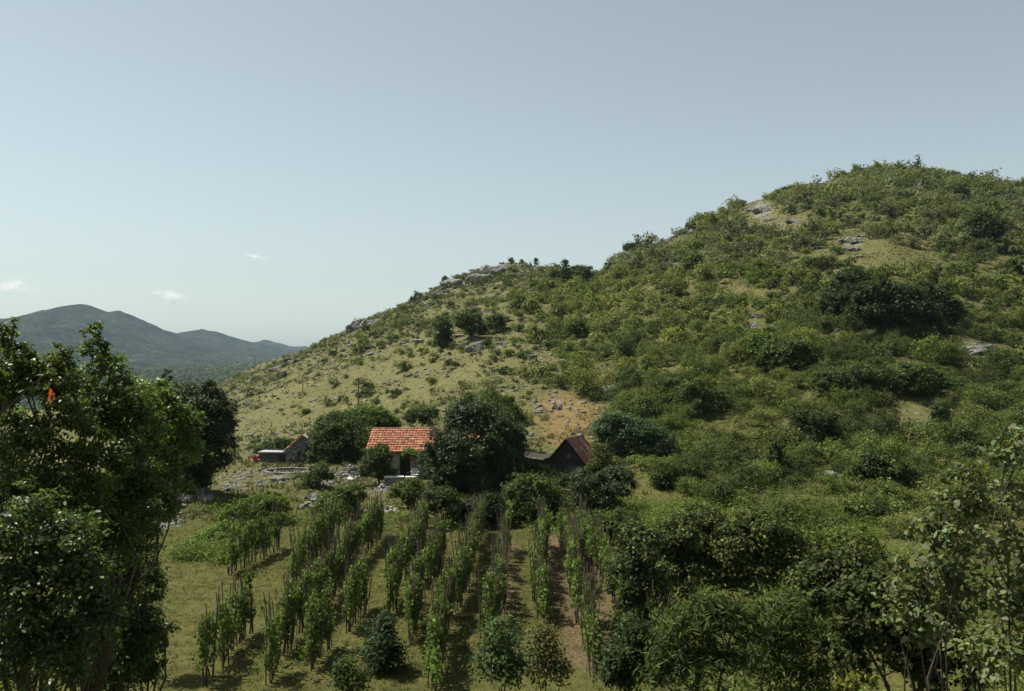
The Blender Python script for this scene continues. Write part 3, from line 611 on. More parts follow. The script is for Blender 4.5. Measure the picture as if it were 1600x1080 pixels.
for lab, x, y, w, h in (
    ('largest pale stepped outcrop on the right hillside', 1515, 550, 60, 14), ('pale slab heap at the left foot of the largest outcrop', 1485, 562, 34, 10),
    ('grey ledge at the right end of the largest outcrop', 1548, 545, 36, 10), ('pale grey outcrop stacked like a pillar in the scrub', 1420, 722, 26, 22),
    ('small grey outcrop under the dry grass strip', 1452, 675, 22, 14), ('bright bare rock face near the summit', 1190, 332, 40, 14),
    ('bright rock step just under the bare rock face', 1200, 345, 30, 7), ('pale skyline rock between summit bushes', 1285, 290, 40, 8),
    ('pale rock band below the summit bushes', 1240, 348, 36, 8), ('layered rock band right of the summit slope', 1328, 378, 46, 12),
    ('thin pale rock band under the layered one', 1335, 392, 30, 7), ('pale flat rock in the middle of the green slope', 1174, 508, 30, 7),
    ('pale rock by the left of the oak clump', 1302, 518, 18, 8), ('stony crest at the left shoulder of the hill', 1040, 378, 32, 8),
    ('broken pale rocks on the shoulder skyline', 1098, 330, 26, 7), ('grey cliff block under the saddle trees', 876, 444, 44, 24),
    ('grey cliff block beside the saddle trees', 858, 447, 20, 10), ('grey crag just left of the knoll top', 770, 427, 52, 20),
    ('grey ragged crag below the knoll top', 752, 440, 52, 18), ('long grey crag on the knoll skyline', 715, 448, 58, 18),
    ('grey crag farther down the knoll skyline', 685, 462, 52, 18), ('small crag on the knoll skyline by the spindly tree', 662, 478, 22, 9),
    ('dark block crag low on the left skyline', 560, 514, 49, 18), ('dark jagged crag next to the block crag', 578, 508, 35, 14),
    ('grey ledge standing in the left slope trees', 742, 548, 40, 18), ('grey ledge right of the left slope trees', 722, 540, 24, 12),
    ('grey ledge below the saddle slope', 905, 575, 44, 14), ('grey outcrop lowest on the left skyline', 430, 580, 30, 10),
    ('pale tilted slab at the top of the golden slope', 870, 640, 20, 14), ('pale stone bank at the top right of the golden slope', 945, 612, 40, 14),
    ('pale stone bank by the right edge of the golden slope', 965, 630, 30, 10), ('pale stones at the top left of the golden slope', 845, 645, 26, 8),
    ('dark mossy ledge under the stone terrace', 440, 752, 40, 12), ('grey ledge at the left tip of the mossy ledge', 408, 760, 18, 6),
    ('big grey boulder pile beside the stony path', 320, 785, 30, 20), ('grey rock pile under the huge dark tree', 288, 784, 26, 18),
    ('pale rocks at the path bend', 352, 768, 16, 8), ('pale rocks below the dark ledge', 486, 780, 28, 14),
    ('pale stone bank at the right of the grassy clearing', 1300, 745, 36, 14), ('stones at the top of the grassy clearing', 1232, 755, 18, 8),
    ('pale stones at the bottom left of the clearing', 1222, 790, 22, 10), ('stone pile behind the last vine row', 1008, 832, 26, 10),
    ('stony heap beneath the shade tree at the vineyard end', 745, 830, 36, 12), ('stones at the far end of the bare soil lane', 690, 832, 26, 8),
    ('white stones in front of the low orchard tree', 712, 812, 24, 8), ('stone bank left of the lower yard', 560, 800, 34, 10), ('stone bank below the orchard tree by the rubble', 515, 820, 30, 10)):
    rock_put('rock_outcrop', lab, x, y, w, h)
LM = {'the oak clump': (1390,485), 'the bare rock face': (1190,332), 'the rusty roofed shed': (890,705), 'the lone large hill tree': (1535,360), 'the largest pale outcrop': (1515,548),
      'the golden slope': (885,650), 'the knoll top': (800,415), 'the wooden pole on the slope': (560,612), 'the pillar-like outcrop': (1420,715), 'the grassy clearing': (1240,775),
      'the red roof': (625,690), 'the round dark lower tree': (1272,672), 'the bright bushy tree': (1185,545), 'the saddle trees': (895,430), 'the left slope trees': (735,512), 'the dark foot-of-hill tree': (1085,625),
      'the stony shoulder': (1060,380), 'the summit': (1400,265)}
ROCKY = []
_rr = random.Random(61)
_nth = 0
for bx, by, nn, where in ((1190,345,6,'below the summit step'), (1090,360,5,'on the left shoulder of the hill'), (1320,385,6,'under the summit slope'), (1050,400,3,'on the stony shoulder'), (960,600,5,'beside the golden slope'), (900,560,4,'below the saddle'), (1180,500,3,'in the mid hillside scrub'), (780,540,4,'on the left slope by the trees'), (620,540,4,'along the bare left slope')):
    for i in range(nn):
        x, y = bx+_rr.gauss(0, 38), by+_rr.gauss(0, 14)
        if 690 < by+0 or y < 300: continue
        rock_put('rock_outcrop', f"{'pale' if _rr.random() < .6 else 'grey'} low rock patch {where}, {ORD[i]} met from there", x, y, _rr.uniform(12, 30), _rr.uniform(4, 8)); ROCKY.append((x, y+2, 14, 8))
_cnt = {}
def place_words(x, y):
    n, (lx, ly) = min(LM.items(), key=lambda kv: (kv[1][0]-x)**2+((kv[1][1]-y)*1.3)**2)
    dx, dy = x-lx, y-ly
    d = ('left of' if dx < 0 else 'right of') if abs(dx) > abs(dy)*1.4 else ('above' if dy < 0 else 'below')
    return n, d, math.hypot(dx, dy)
def rank_labels(items, fmt):
    """items: [(object, tone, px, py)]: labels by nearness to a landmark, for one tone and one side"""
    groups = {}
    for o, tone, x, y in items:
        n, d, r = place_words(x, y); groups.setdefault((tone, n, d), []).append((r, o))
    for (tone, n, d), L_ in groups.items():
        L_.sort(key=lambda t: t[0])
        for i, (r, o) in enumerate(L_):
            o['label'] = fmt.format(tone=tone, ord=(ORD[i]+' closest' if i else 'closest'), d=d, n=n)
# single boulders on the dry slope and elsewhere
items = []
rg = np.random.default_rng(77); tries = 0
while len(items) < 110 and tries < 3000:
    tries += 1
    x, y = rg.uniform(350, 1000), rg.uniform(440, 690)
    if tries % 5 == 0: x, y = rg.uniform(1000, 1580), rg.uniform(300, 780)
    X, Y, Z = ground_at(x, y); px, py = to_px(X, Y, Z)
    if abs(py-y) > 3 or Y > 330: continue
    w = rg.uniform(4, 10) if x > 600 or rg.random() < .5 else rg.uniform(3, 7)
    if 800 < x < 980 and y > 590: w *= 1.4
    o = rock_put('boulder', None, x, y, w, w*rg.uniform(.35, .8), 'boulders strewn over the slopes')
    items.append((o, 'wide pale' if w > 7 else 'small grey', x, y))
rank_labels(items, '{tone} boulder {d} {n}, {ord} of its sort')
items = []
for i in range(26):
    t = i/25; Y = 44+26*t; X = np.interp(Y, [42,47,52,58,66,74], [-18.4,-19.2,-19.8,-19.2,-20.5,-22])+rg.normal()*.7
    s = rg.uniform(.14, .32); o = put('boulder', random.choice(BLD), None, (X, Y, gz(X, Y)-.03), rg.uniform(0, 6), (s, s, s*.5))
    tag(o, f'pale flat stone in the stony path, {ORD[i]} from the vineyard end', 'rock', 'stones of the stony path')
# countless small stones
def stones():
    V = []; Fc = []; cs = []; nb = 0; rg = np.random.default_rng(5); base = len(IV1)
    fa = np.array(IF1)
    n = 0; Ps = []; Fs = []; Cc = []
    X = np.concatenate([rg.uniform(-130, 60, 26000), rg.uniform(-28, 6, 14000), rg.uniform(0, 190, 12000)]); Y = np.concatenate([rg.uniform(72, 320, 26000), rg.uniform(42, 76, 14000), rg.uniform(60, 330, 12000)])
    d, s, g, st = zone_at(X, Y); cl = fbm(X/9, Y/9, 71, 3)
    pr = np.clip(st*1.3-.12, 0, 1)*np.where(Y < 76, .75, .8) + np.clip(d-.5, 0, 1)*.55*(cl > .5) + g*.22
    u = X/Y; ok = (rg.random(len(X)) < pr) & (np.abs(u) < .75); X = X[ok]; Y = Y[ok]; Z = H(X, Y)
    for x, y, z in zip(X, Y, Z):
        k = rg.uniform(.10, .22)*(1 + min(y, 260)/240*1.1)*(.6 if y < 76 else 1)
        P = rock_pts(IV1, rg, 4, .55)*k*rg.uniform(.7, 1.3, 3)
        Ps.append(P+np.array([x, y, z+.02*k])); Fs.append(fa+n*base); Cc.append(np.full(len(fa), rg.uniform(.6, 1.25))); n += 1
    P = np.concatenate(Ps); Fa = np.concatenate(Fs).astype(np.int32); c = np.concatenate(Cc)
    me = bpy.data.meshes.new('stones'); me.vertices.add(len(P)); me.vertices.foreach_set('co', P.astype(np.float32).ravel())
    me.loops.add(Fa.size); me.loops.foreach_set('vertex_index', Fa.ravel()); me.polygons.add(len(Fa)); me.polygons.foreach_set('loop_start', np.arange(0, Fa.size, 3, dtype=np.int32))
    me.update(calc_edges=True)
    at = me.attributes.new('col', 'FLOAT_COLOR', 'FACE'); a4 = np.ones((len(Fa), 4), np.float32); a4[:, :3] = c[:, None]; at.data.foreach_set('color', a4.ravel())
    me.materials.append(M['rock'])
    tag(put('stones', me), 'pale limestone rubble strewn across slopes, yard and path', 'stones', kind='stuff')
stones()

# ------------------------------------------------------------------ shrubs of the hill
def shrub_arrays(seed, n, leaf, tall=1.0):
    rg = np.random.default_rng(seed); k = rg.integers(4, 9)
    lob = [(rg.normal()*.55, rg.normal()*.5, .25+.45*rg.random()*tall, .3+.35*rg.random(), .3+.35*rg.random(), (.3+.5*rg.random())*tall) for _ in range(k)]
    C, Nn, T, tips = crown_points(lob, [n//k]*k, .3, .45, rg)
    ok = C[:, 2] > -.12; C, Nn, T = C[ok], Nn[ok], T[ok]
    V, _ = leaves(C, Nn, leaf, .6, (1, 1, 1), 0, rg=rg)
    return V, T*(1+.2*rg.normal(size=len(T)))
TONES = {'olive': ['olive', (.116,.130,.034)], 'dark green': ['dark', (.056,.078,.022)], 'fresh green': ['mid', (.088,.116,.026)], 'yellowish green': ['yellow', (.128,.142,.038)], 'grey-green': ['grey', (.108,.120,.058)]}
PROTO = {}
for ti, (tn, (_, c)) in enumerate(TONES.items()):
    PROTO[tn] = []
    for i in range(4):
        V, T = shrub_arrays(600+ti*10+i, 1100, .17, .8+.2*i)
        PROTO[tn].append(quads_mesh('shrub', V, 4, np.clip(np.array(c)[None]*T[:, None], .004, 1), M['leaf']))
FINEV = [shrub_arrays(900+i, 2600, .11, .9+.1*i) for i in range(4)]
FINE = {}
for ti, (tn, (_, c)) in enumerate(TONES.items()):
    FINE[tn] = []
    for i in range(3):
        V, T = shrub_arrays(800+ti*10+i, 3400, .095, .8+.2*i)
        FINE[tn].append(quads_mesh('shrub', V, 4, np.clip(np.array(c)[None]*T[:, None], .004, 1), M['leaf']))
LOWP = [shrub_arrays(700+i, 430, .27, .8+.12*i) for i in range(8)]
CLEAR = [(885,655,66,45),(1235,785,42,20),(1440,660,46,36),(1130,665,50,26),(1190,335,34,24),(1283,292,34,12),(1330,382,44,18),(1240,350,34,14),(1045,380,34,12),(1098,336,28,10),(1320,408,36,9),(1518,552,54,20),(1420,722,22,22),(1150,455,30,14),
         (1000,775,26,14),(890,705,44,40),(625,700,60,50),(1175,508,22,8),(1410,410,60,20)]
CLEAR += ROCKY
cand = []
rgs = np.random.default_rng(99)
def clear(px, py): return any(((px-a)/c)**2+((py-b)/d)**2 < 1 for a, b, c, d in CLEAR)
n_try = 30000
XX = []; grid = {}
Yr = np.sqrt(rgs.uniform(24**2, 338**2, n_try)); Ur = rgs.uniform(-.40, .95, n_try); Ur[:2500] = rgs.uniform(-1.0, -.6, 2500); Yr[:2500] = rgs.uniform(24, 110, 2500); Ur[2500:4000] = rgs.uniform(.62, 1.0, 1500); Yr[2500:4000] = rgs.uniform(22, 60, 1500)
Xr = Ur*Yr; Zr = H(Xr, Yr); PXr = 800+F*Ur; PYr = 540-F*(Zr-CAMZ)/Yr
dens_n = fbm(Xr/16, Yr/16, 21, 3); dens_b = fbm(Xr/45, Yr/45, 22, 3)
shr = []
for i in range(n_try):
    X, Y, px, py = Xr[i], Yr[i], PXr[i], PYr[i]
    if Y > np.interp(Ur[i], _uf, _rf)+6: continue
    right = float(sstep(730, 980, px + 140*(dens_b[i]-.5)))
    side = abs(Ur[i]) > .6
    if (Y < 46 and not side) or (Y < 76 and px < 1010 and not side) or (Y < 54 and px < 1120): continue
    if px < 720 and Y < 84 and not side: continue
    p = .02 + .98*right
    if right < .5: p = (.17 + .6*max(0, dens_n[i]-.5)) * (.35 if px < 560 else 1.0) * (.6 if py > 560 else 1.3)
    else: p *= (.26 + 1.9*max(0, dens_n[i]-.40))*(2.8 if Y < 130 else 1.1)
    if py < 430 and px < 1360: p *= .42 + .5*(dens_b[i] > .5)
    if side and px < 0: p = .55
    if rgs.random() > p or clear(px, py): continue
    r = rgs.gamma(4, .25)+.35 if right > .4 else rgs.gamma(3, .16)+.25
    if right > .4: r *= 1.0+.25*(Y > 200)
    if Y < 100: r = min(r, 2.3)
    gx, gy = int(X//4), int(Y//4); bad = False
    for a in (-1, 0, 1):
        for b in (-1, 0, 1):
            for (x2, y2, r2) in grid.get((gx+a, gy+b), ()):
                if (x2-X)**2+(y2-Y)**2 < ((.66 if Y > 120 else .58)*(r+r2))**2: bad = True; break
            if bad: break
        if bad: break
    if bad: continue
    grid.setdefault((gx, gy), []).append((X, Y, r))
    tw = dens_b[i]+.25*rgs.normal()
    if right > .4: tn = 'dark green' if tw < .42 else 'fresh green' if tw < .56 else 'olive' if tw < .84 else 'yellowish green'
    else: tn = 'dark green' if tw < .40 else 'grey-green' if tw < .62 else 'olive'
    if right > .4 and py < 430 and rgs.random() < .6: tn = 'grey-green'
    if py > 640 and tn in ('yellowish green', 'olive') and rgs.random() < .6: tn = 'fresh green'
    shr.append((X, Y, float(Zr[i]), r, tn, px, py))
def seen_size(s):
    X, Y, Z, r, tn, px, py = s
    if not (5 < px < 1590) or py > 870 or (px < 960 and py > 720) or Y > np.interp(X/Y, _uf, _rf)-4: return 0
    return r/Y
shr.sort(key=seen_size, reverse=True)
items = []
for X, Y, Z, r, tn, px, py in shr[:290]:
    o = put('shrub', random.choice((FINE if Y < 120 else PROTO)[tn]), None, (X, Y, Z-.08*r), random.uniform(0, 6.3), (r, r, r*random.uniform(.8, 1.2)))
    tag(o, None, 'shrub', 'wild shrubs scattered over the slopes'); items.append((o, tn, px, py-F*r*.5/Y))
rank_labels(items, '{tone} shrub {d} {n}, {ord} of its tone')
def scrub():
    Vs = []; Cs = []; rg = np.random.default_rng(3)
    for X, Y, Z, r, tn, px, py in shr[290:]:
        V, T = FINEV[rg.integers(0, 4)] if Y < 95 else LOWP[rg.integers(0, 8)]; a = rg.uniform(0, 6.3); c, s_ = math.cos(a), math.sin(a); zz = rg.uniform(.8, 1.2)
        P = np.stack([(V[:,0]*c-V[:,1]*s_)*r+X, (V[:,0]*s_+V[:,1]*c)*r+Y, V[:,2]*r*zz+Z-.08*r], 1)
        Vs.append(P); Cs.append(np.array(TONES[tn][1])[None]*T[:, None]*rg.uniform(.6, 1.35))
    tag(put('scrub', quads_mesh('scrub', np.concatenate(Vs), 4, np.clip(np.concatenate(Cs), .004, 1), M['leaf'])), 'continuous wild scrub covering the upper hillside', 'scrub', kind='stuff')
    print('shrubs', len(shr))
scrub()

# ------------------------------------------------------------------ grass and undergrowth
def blades(X, Y, h, w, col, per, rg, name, label):
    n = len(X); Z = H(X, Y); k = n*per
    bx = np.repeat(X, per)+rg.normal(size=k)*np.repeat(h, per)*.35; by = np.repeat(Y, per)+rg.normal(size=k)*np.repeat(h, per)*.35
    bz = np.repeat(Z, per)-.02; hh = np.repeat(h, per)*rg.uniform(.5, 1.2, k); a = rg.uniform(0, 6.3, k); ww = np.repeat(w, per)
    dx, dy = np.cos(a)*ww, np.sin(a)*ww; lx, ly = rg.normal(size=k)*hh*.35, rg.normal(size=k)*hh*.35
    V = np.stack([np.stack([bx-dx, by-dy, bz], 1), np.stack([bx+dx, by+dy, bz], 1), np.stack([bx+lx, by+ly, bz+hh], 1)], 1).reshape(-1, 3)
    c = np.repeat(col, per, 0)*rg.uniform(.7, 1.3, (k, 1))
    return tag(put(name, quads_mesh(name, V, 3, np.clip(c, .004, 1), M['blade'])), label, 'grass', kind='stuff')
rg = np.random.default_rng(8)
X = rg.uniform(-20, 8, 26000); Y = rg.uniform(23, 54, 26000)
d, s, g, st = zone_at(X, Y); cl = fbm(X/1.6, Y/1.6, 61, 3); ok = (rg.random(len(X)) < np.clip(1.25-s*1.2-st*1.4, .06, 1)*(.35+1.0*(cl > .47)))
X, Y, cl = X[ok], Y[ok], cl[ok]
colg = np.array([.080,.086,.024])[None]*(1-cl[:, None]) + np.array([.110,.104,.034])[None]*cl[:, None]
blades(X, Y, rg.uniform(.05, .15, len(X)), np.full(len(X), .012), colg, 5, rg, 'grass', 'short grass between the vine rows')
X = np.concatenate([rg.uniform(-140, 80, 60000), rg.uniform(-30, 60, 15000), rg.uniform(0, 190, 50000)]); Y = np.concatenate([np.sqrt(rg.uniform(66**2, 325**2, 60000)), rg.uniform(50, 90, 15000), np.sqrt(rg.uniform(60**2, 325**2, 50000))])
d, s, g, st = zone_at(X, Y); cl = fbm(X/5, Y/5, 62, 3); ok = (np.abs(X/Y) < .72) & (rg.random(len(X)) < np.clip(1-st*1.5, .05, 1)*(.25+.9*(cl > .5)))
X, Y, cl, g, d = X[ok], Y[ok], cl[ok], g[ok], d[ok]
colg = np.array([.125,.120,.056])[None]*d[:, None] + np.array([.100,.104,.034])[None]*(1-d[:, None]); colg = colg*(1-g[:, None]) + np.array([.20,.150,.060])[None]*g[:, None]
colg = np.where((rg.random(len(X)) < .16)[:, None], np.array([.05,.058,.024])[None], colg)
hh = rg.uniform(.18, .42, len(X)); blades(X, Y, hh, .03+.00022*Y, colg, 5, rg, 'dry_grass', 'dry tussock grass on the slopes')
def undergrowth():
    rg = np.random.default_rng(31); Cx = []; 
    # (x0,x1,y0,y1,count,height)
    for x0, x1, y0, y1, n, h in ((-19.5,-13,37,48,1500,.55), (-20,-12.4,36,46,900,.35), (-30,-9.5,20,36,900,.5), (5,22,24,52,1600,.6), (-12,12,8,23,1200,.6), (-24,-10,47,58,420,.4), (-8,14,47,57,800,.45), (6,30,46,66,700,.4)):
        X = rg.uniform(x0, x1, n); Y = rg.uniform(y0, y1, n); cl = fbm(X/3, Y/3, 51, 3)
        pc = np.interp(Y, [42,47,52,58,66,74], [-18.4,-19.2,-19.8,-19.2,-20.5,-22])
        ok = (cl > .46) & (np.abs(X-pc) > 1.0) & ~((X > -13.5) & (X < -7) & (Y > 23) & (Y < 37)) & ~((X > -7) & (X < 4.8) & (Y > 21.5) & (Y < 46.5))
        Cx.append(np.stack([X[ok], Y[ok], np.full(ok.sum(), h)], 1))
    P = np.concatenate(Cx); per = 42; n = len(P); r = .35+.3*rg.random(n)
    k = np.repeat(np.arange(n), per); off = rg.normal(size=(len(k), 3))
    X = P[k, 0]+off[:, 0]*r[k]*.7; Y = P[k, 1]+off[:, 1]*r[k]*.7; Z = H(X, Y)+np.abs(off[:, 2])*P[k, 2]*.55
    t = rg.random(n); col = np.where(t[:, None] < .45, GREEN['mid'], np.where(t[:, None] < .75, GREEN['bright'], GREEN['olive']))*(.8+.4*rg.random((n, 1)))
    V, c = leaves(np.stack([X, Y, Z], 1), np.array([0, 0, .9])+rg.normal(size=(len(k), 3))*.5, .13, .5, col[k], .2, rg=rg)
    tag(put('undergrowth', quads_mesh('undergrowth', V, 4, c, M['leaf'])), 'low leafy weeds and brambles between trees and vines', 'undergrowth', kind='stuff')
undergrowth()

def heath():
    rg = np.random.default_rng(46); n = 9000; Y = np.sqrt(rg.uniform(74**2, 318**2, n)); X = Y*rg.uniform(-.36, .24, n)
    cl = fbm(X/14, Y/14, 83, 3); px = 800+F*X/Y
    ok = (rg.random(n) < np.clip((cl-.36)*3.2, 0.04, 1)*np.where(px > 620, 1, .6)) & (Y < np.interp(X/Y, _uf, _rf)+2)
    d, s, g, st = zone_at(X, Y); ok &= (g < .3); X, Y = X[ok], Y[ok]; Z = H(X, Y); m = len(X)
    per = 34; k = np.repeat(np.arange(m), per); r = rg.gamma(3, .13, m)+.16; off = rg.normal(size=(len(k), 3))*.5; off[:, 2] = np.abs(off[:, 2])*.9
    t = rg.random(m)[:, None]; col = np.where(t < .4, GREEN['dark'], np.where(t < .75, (.085,.098,.040), (.11,.115,.055)))*rg.uniform(.7, 1.2, (m, 1))
    V, c = leaves(np.stack([X, Y, Z], 1)[k]+off*r[k][:, None], np.array([0, 0, .7])+rg.normal(size=(len(k), 3))*.6, .26, .6, col[k], .2, rg=rg)
    tag(put('heath', quads_mesh('heath', V, 4, c, M['leaf'])), 'low dark heath tufts dotted over the dry slope', 'heath', kind='stuff')
heath()
def far_woods():
    rg = np.random.default_rng(44); n = 9000
    Y = np.exp(rg.uniform(math.log(370), math.log(2700), n)); X = Y*rg.uniform(-.72, .02, n); ok = (fbm(X/90, Y/90, 81, 3) > .30) & (H0(X, Y) < -8); X, Y = X[ok], Y[ok]; Z = H0(X, Y)
    per = 22; k = np.repeat(np.arange(len(X)), per); r = rg.uniform(2.5, 5, len(X))*(1+Y/1500); d = unit(rg.normal(size=(len(k), 3))); d[:, 2] = np.abs(d[:, 2])
    C = np.stack([X[k], Y[k], Z[k]], 1)+d*r[k][:, None]*np.array([1, 1, .8])
    V, c = leaves(C, d+np.array([0, 0, .4]), 4.6, .8, (np.array(GREEN['deep'])[None]*rg.uniform(.6, 1.5, (len(X), 1)))[k], .2, rg=rg)
    tag(put('far_woods', quads_mesh('far_woods', V, 4, c, M['leaf'])), 'hazy dark woods covering the far valley floor', 'woods', kind='stuff')
far_woods()

# ------------------------------------------------------------------ buildings
def wall_front(mb, w, h, th, y, ops, x0=0):
    """a wall of width w centred on x0 with rectangular openings (x0,x1,z0,z1), laid as butted blocks"""
    xs = sorted({x0-w/2, x0+w/2, *[o[0] for o in ops], *[o[1] for o in ops]})
    for a, b in zip(xs[:-1], xs[1:]):
        o = [o for o in ops if o[0] <= a+1e-6 and o[1] >= b-1e-6]
        if not o: mb.box(((a+b)/2, y, h/2), (b-a, th, h)); continue
        o = o[0]
        if o[2] > .01: mb.box(((a+b)/2, y, o[2]/2), (b-a, th, o[2]))
        mb.box(((a+b)/2, y, (o[3]+h)/2), (b-a, th, h-o[3]))
def tiled_slope(mb, x0, x1, eave, ridge, courses, tile_w=.24, seed=1):
    """eave/ridge: (y,z); stepped courses of barrel tiles"""
    rg = random.Random(seed); ey, ez = eave; ry, rz = ridge; dy, dz = ry-ey, rz-ez; ln = math.hypot(dy, dz); ny, nz = -dz/ln, dy/ln
    if nz < 0: ny, nz = -ny, -nz
    nt_ = int((x1-x0)/tile_w); seg = 4
    for c in range(courses):
        a0, a1 = c/courses-.012, (c+1)/courses+.02
        for t in range(nt_):
            g = rg.uniform(.72, 1.22); w_ = rg.random()
            col = (g, g*rg.uniform(.9, 1.06), g*rg.uniform(.85, 1.05)) if w_ > .16 else (g*.55, g*.6, g*.62)
            V = []; lift = rg.uniform(-.008, .012)
            for k in range(seg+1):
                x = x0+(t+k/seg)*(x1-x0)/nt_; b = .055*math.sin(math.pi*k/seg)
                for a, up in ((a0, .105), (a1, .012)):
                    V.append((x, ey+dy*a+ny*(b+up+lift), ez+dz*a+nz*(b+up+lift)))
                V.append((x, ey+dy*a0+ny*(b+up-.03), ez+dz*a0+nz*(b+up-.03)))
            Fc = []
            for k in range(seg):
                i = k*3; Fc += [(i, i+3, i+4, i+1), (i+2, i+5, i+3, i)]
            mb.add(V, Fc, col)
def house():
    x, y = -6.85, 71.2; z = min(gz(-9.5, 68.4), gz(-5, 68.4))-.05
    r = thing('house', 'small white cottage with a bright orange-red tiled roof', 'house', (x, y, z), R(-1.5))
    hw, hd, eh, rh = 4.05, 2.75, 2.3, 3.62
    ops = [(-1.75, -.95, .0, 1.95), (.4, 1.2, .85, 1.75)]
    mb = MB(); wall_front(mb, hw*2, eh, .4, -hd+.2, ops)
    mb.box((0, hd-.2, eh/2), (hw*2, .4, eh))
    for s in (-1, 1):
        mb.box((s*(hw-.2), 0, eh/2), (.4, hd*2-.8, eh))
        xa, xb = sorted((s*hw, s*(hw-.4))); apex = rh-.16
        P = [(xx, yy, zz) for xx in (xa, xb) for yy, zz in ((-hd, eh), (hd, eh), (0, apex))]
        mb.add(P, [(0,2,1), (3,4,5), (0,1,4,3), (1,2,5,4), (2,0,3,5)])
    put('wall', mb.mesh('wall', M['plaster']), r)
    mb = MB(); ov = .36; sl = (rh-eh)/hd; ez = eh-ov*sl+.04
    for s in (-1, 1):
        V = [(-hw-.3, s*(hd+ov), ez), (hw+.3, s*(hd+ov), ez), (hw+.3, 0, rh), (-hw-.3, 0, rh)]; V += [(a, b, c-.07) for a, b, c in V]
        mb.add(V, [(0,1,2,3), (7,6,5,4), (0,4,5,1), (1,5,6,2), (2,6,7,3), (3,7,4,0)], (.5, .45, .42))
        tiled_slope(mb, -hw-.32, hw+.32, (s*(hd+ov+.05), ez-.01), (0, rh+.01), 10, seed=3+s)
    ro = put('roof', mb.mesh('roof', M['tile']), r)
    mb = MB()
    rr = random.Random(4)
    for i in range(24):
        a = -hw-.3+i*(2*hw+.6)/24; g = rr.uniform(.55, .95)
        mb.tube([(a, 0, rh+.045), (a+.37, 0, rh+.055)], [.10, .115], 8, (g, g*.95, g*.9))
    put('ridge_tiles', mb.mesh('ridge_tiles', M['tile']), ro)
    mb = MB(); mb.box((-1.35, -hd+.28, .965), (.78, .06, 1.92)); d = put('door', mb.mesh('door', M['dark_wood']), r)
    mb = MB(); mb.tube([(-1.06, -hd+.235, 1.0), (-1.06, -hd+.17, 1.0), (-1.16, -hd+.17, 1.0)], [.015]*3, 6); put('handle', mb.mesh('handle', M['rust']), d)
    mb = MB()
    for bx, bz, sx, sz in ((.42, 1.3, .05, .88), (1.18, 1.3, .05, .88), (.8, .88, .71, .05), (.8, 1.72, .71, .05), (.8, 1.3, .04, .79)): mb.box((bx, -hd+.16, bz), (sx, .06, sz))
    w = put('window', mb.mesh('window', M['pale_wood']), r)
    mb = MB(); mb.box((.8, -hd+.22, 1.3), (.7, .01, .78)); put('pane', mb.mesh('pane', M['dark']), w)
    mb = MB(); mb.box((-.42, -hd-.36, 1.86), (1.0, .72, .035), 0, None, Matrix.Rotation(R(16), 4, 'X')); put('awning', mb.mesh('awning', M['orange']), r)
    mb = MB(); mb.box((-1.35, -hd-.03, 2.03), (1.0, .08, .12)); put('lintel', mb.mesh('lintel', M['pale_wood']), r)
    return r, x, y, z
HR, hx, hy, hz = house()
# climbing vine along the eaves
def climber():
    rg = np.random.default_rng(15); n = 1500
    t = rg.random(n); X = hx-1.6+t*3.4; Zt = hz+2.02+.22*np.sin(t*9)+rg.normal(size=n)*.16 - .5*(t > .9)*rg.random(n); Yt = hy-3.25+rg.normal(size=n)*.2
    root = thing('climbing_vine', 'bright green climbing vine hanging along the cottage eaves', 'climbing plant', (hx+1.9, hy-3.3, gz(hx+1.9, hy-3.3)))
    o = np.array(root.location[:])
    V, c = leaves(np.stack([X, Yt, Zt], 1)-o, np.array([0, -.4, .8])+rg.normal(size=(n, 3))*.5, .14, .9, np.array([.085,.125,.03]), .25, rg=rg)
    put('foliage', quads_mesh('foliage', V, 4, c, M['leaf']), root)
    mb = MB(); mb.tube([(0,0,-.2), (.05,.05,1.0), (-.1,.1,1.9), (-1.2,.05,2.05), (-3.2,.05,2.1)], [.05,.04,.035,.025,.012], 6); put('stem', mb.mesh('stem', M['bark']), root)
climber()
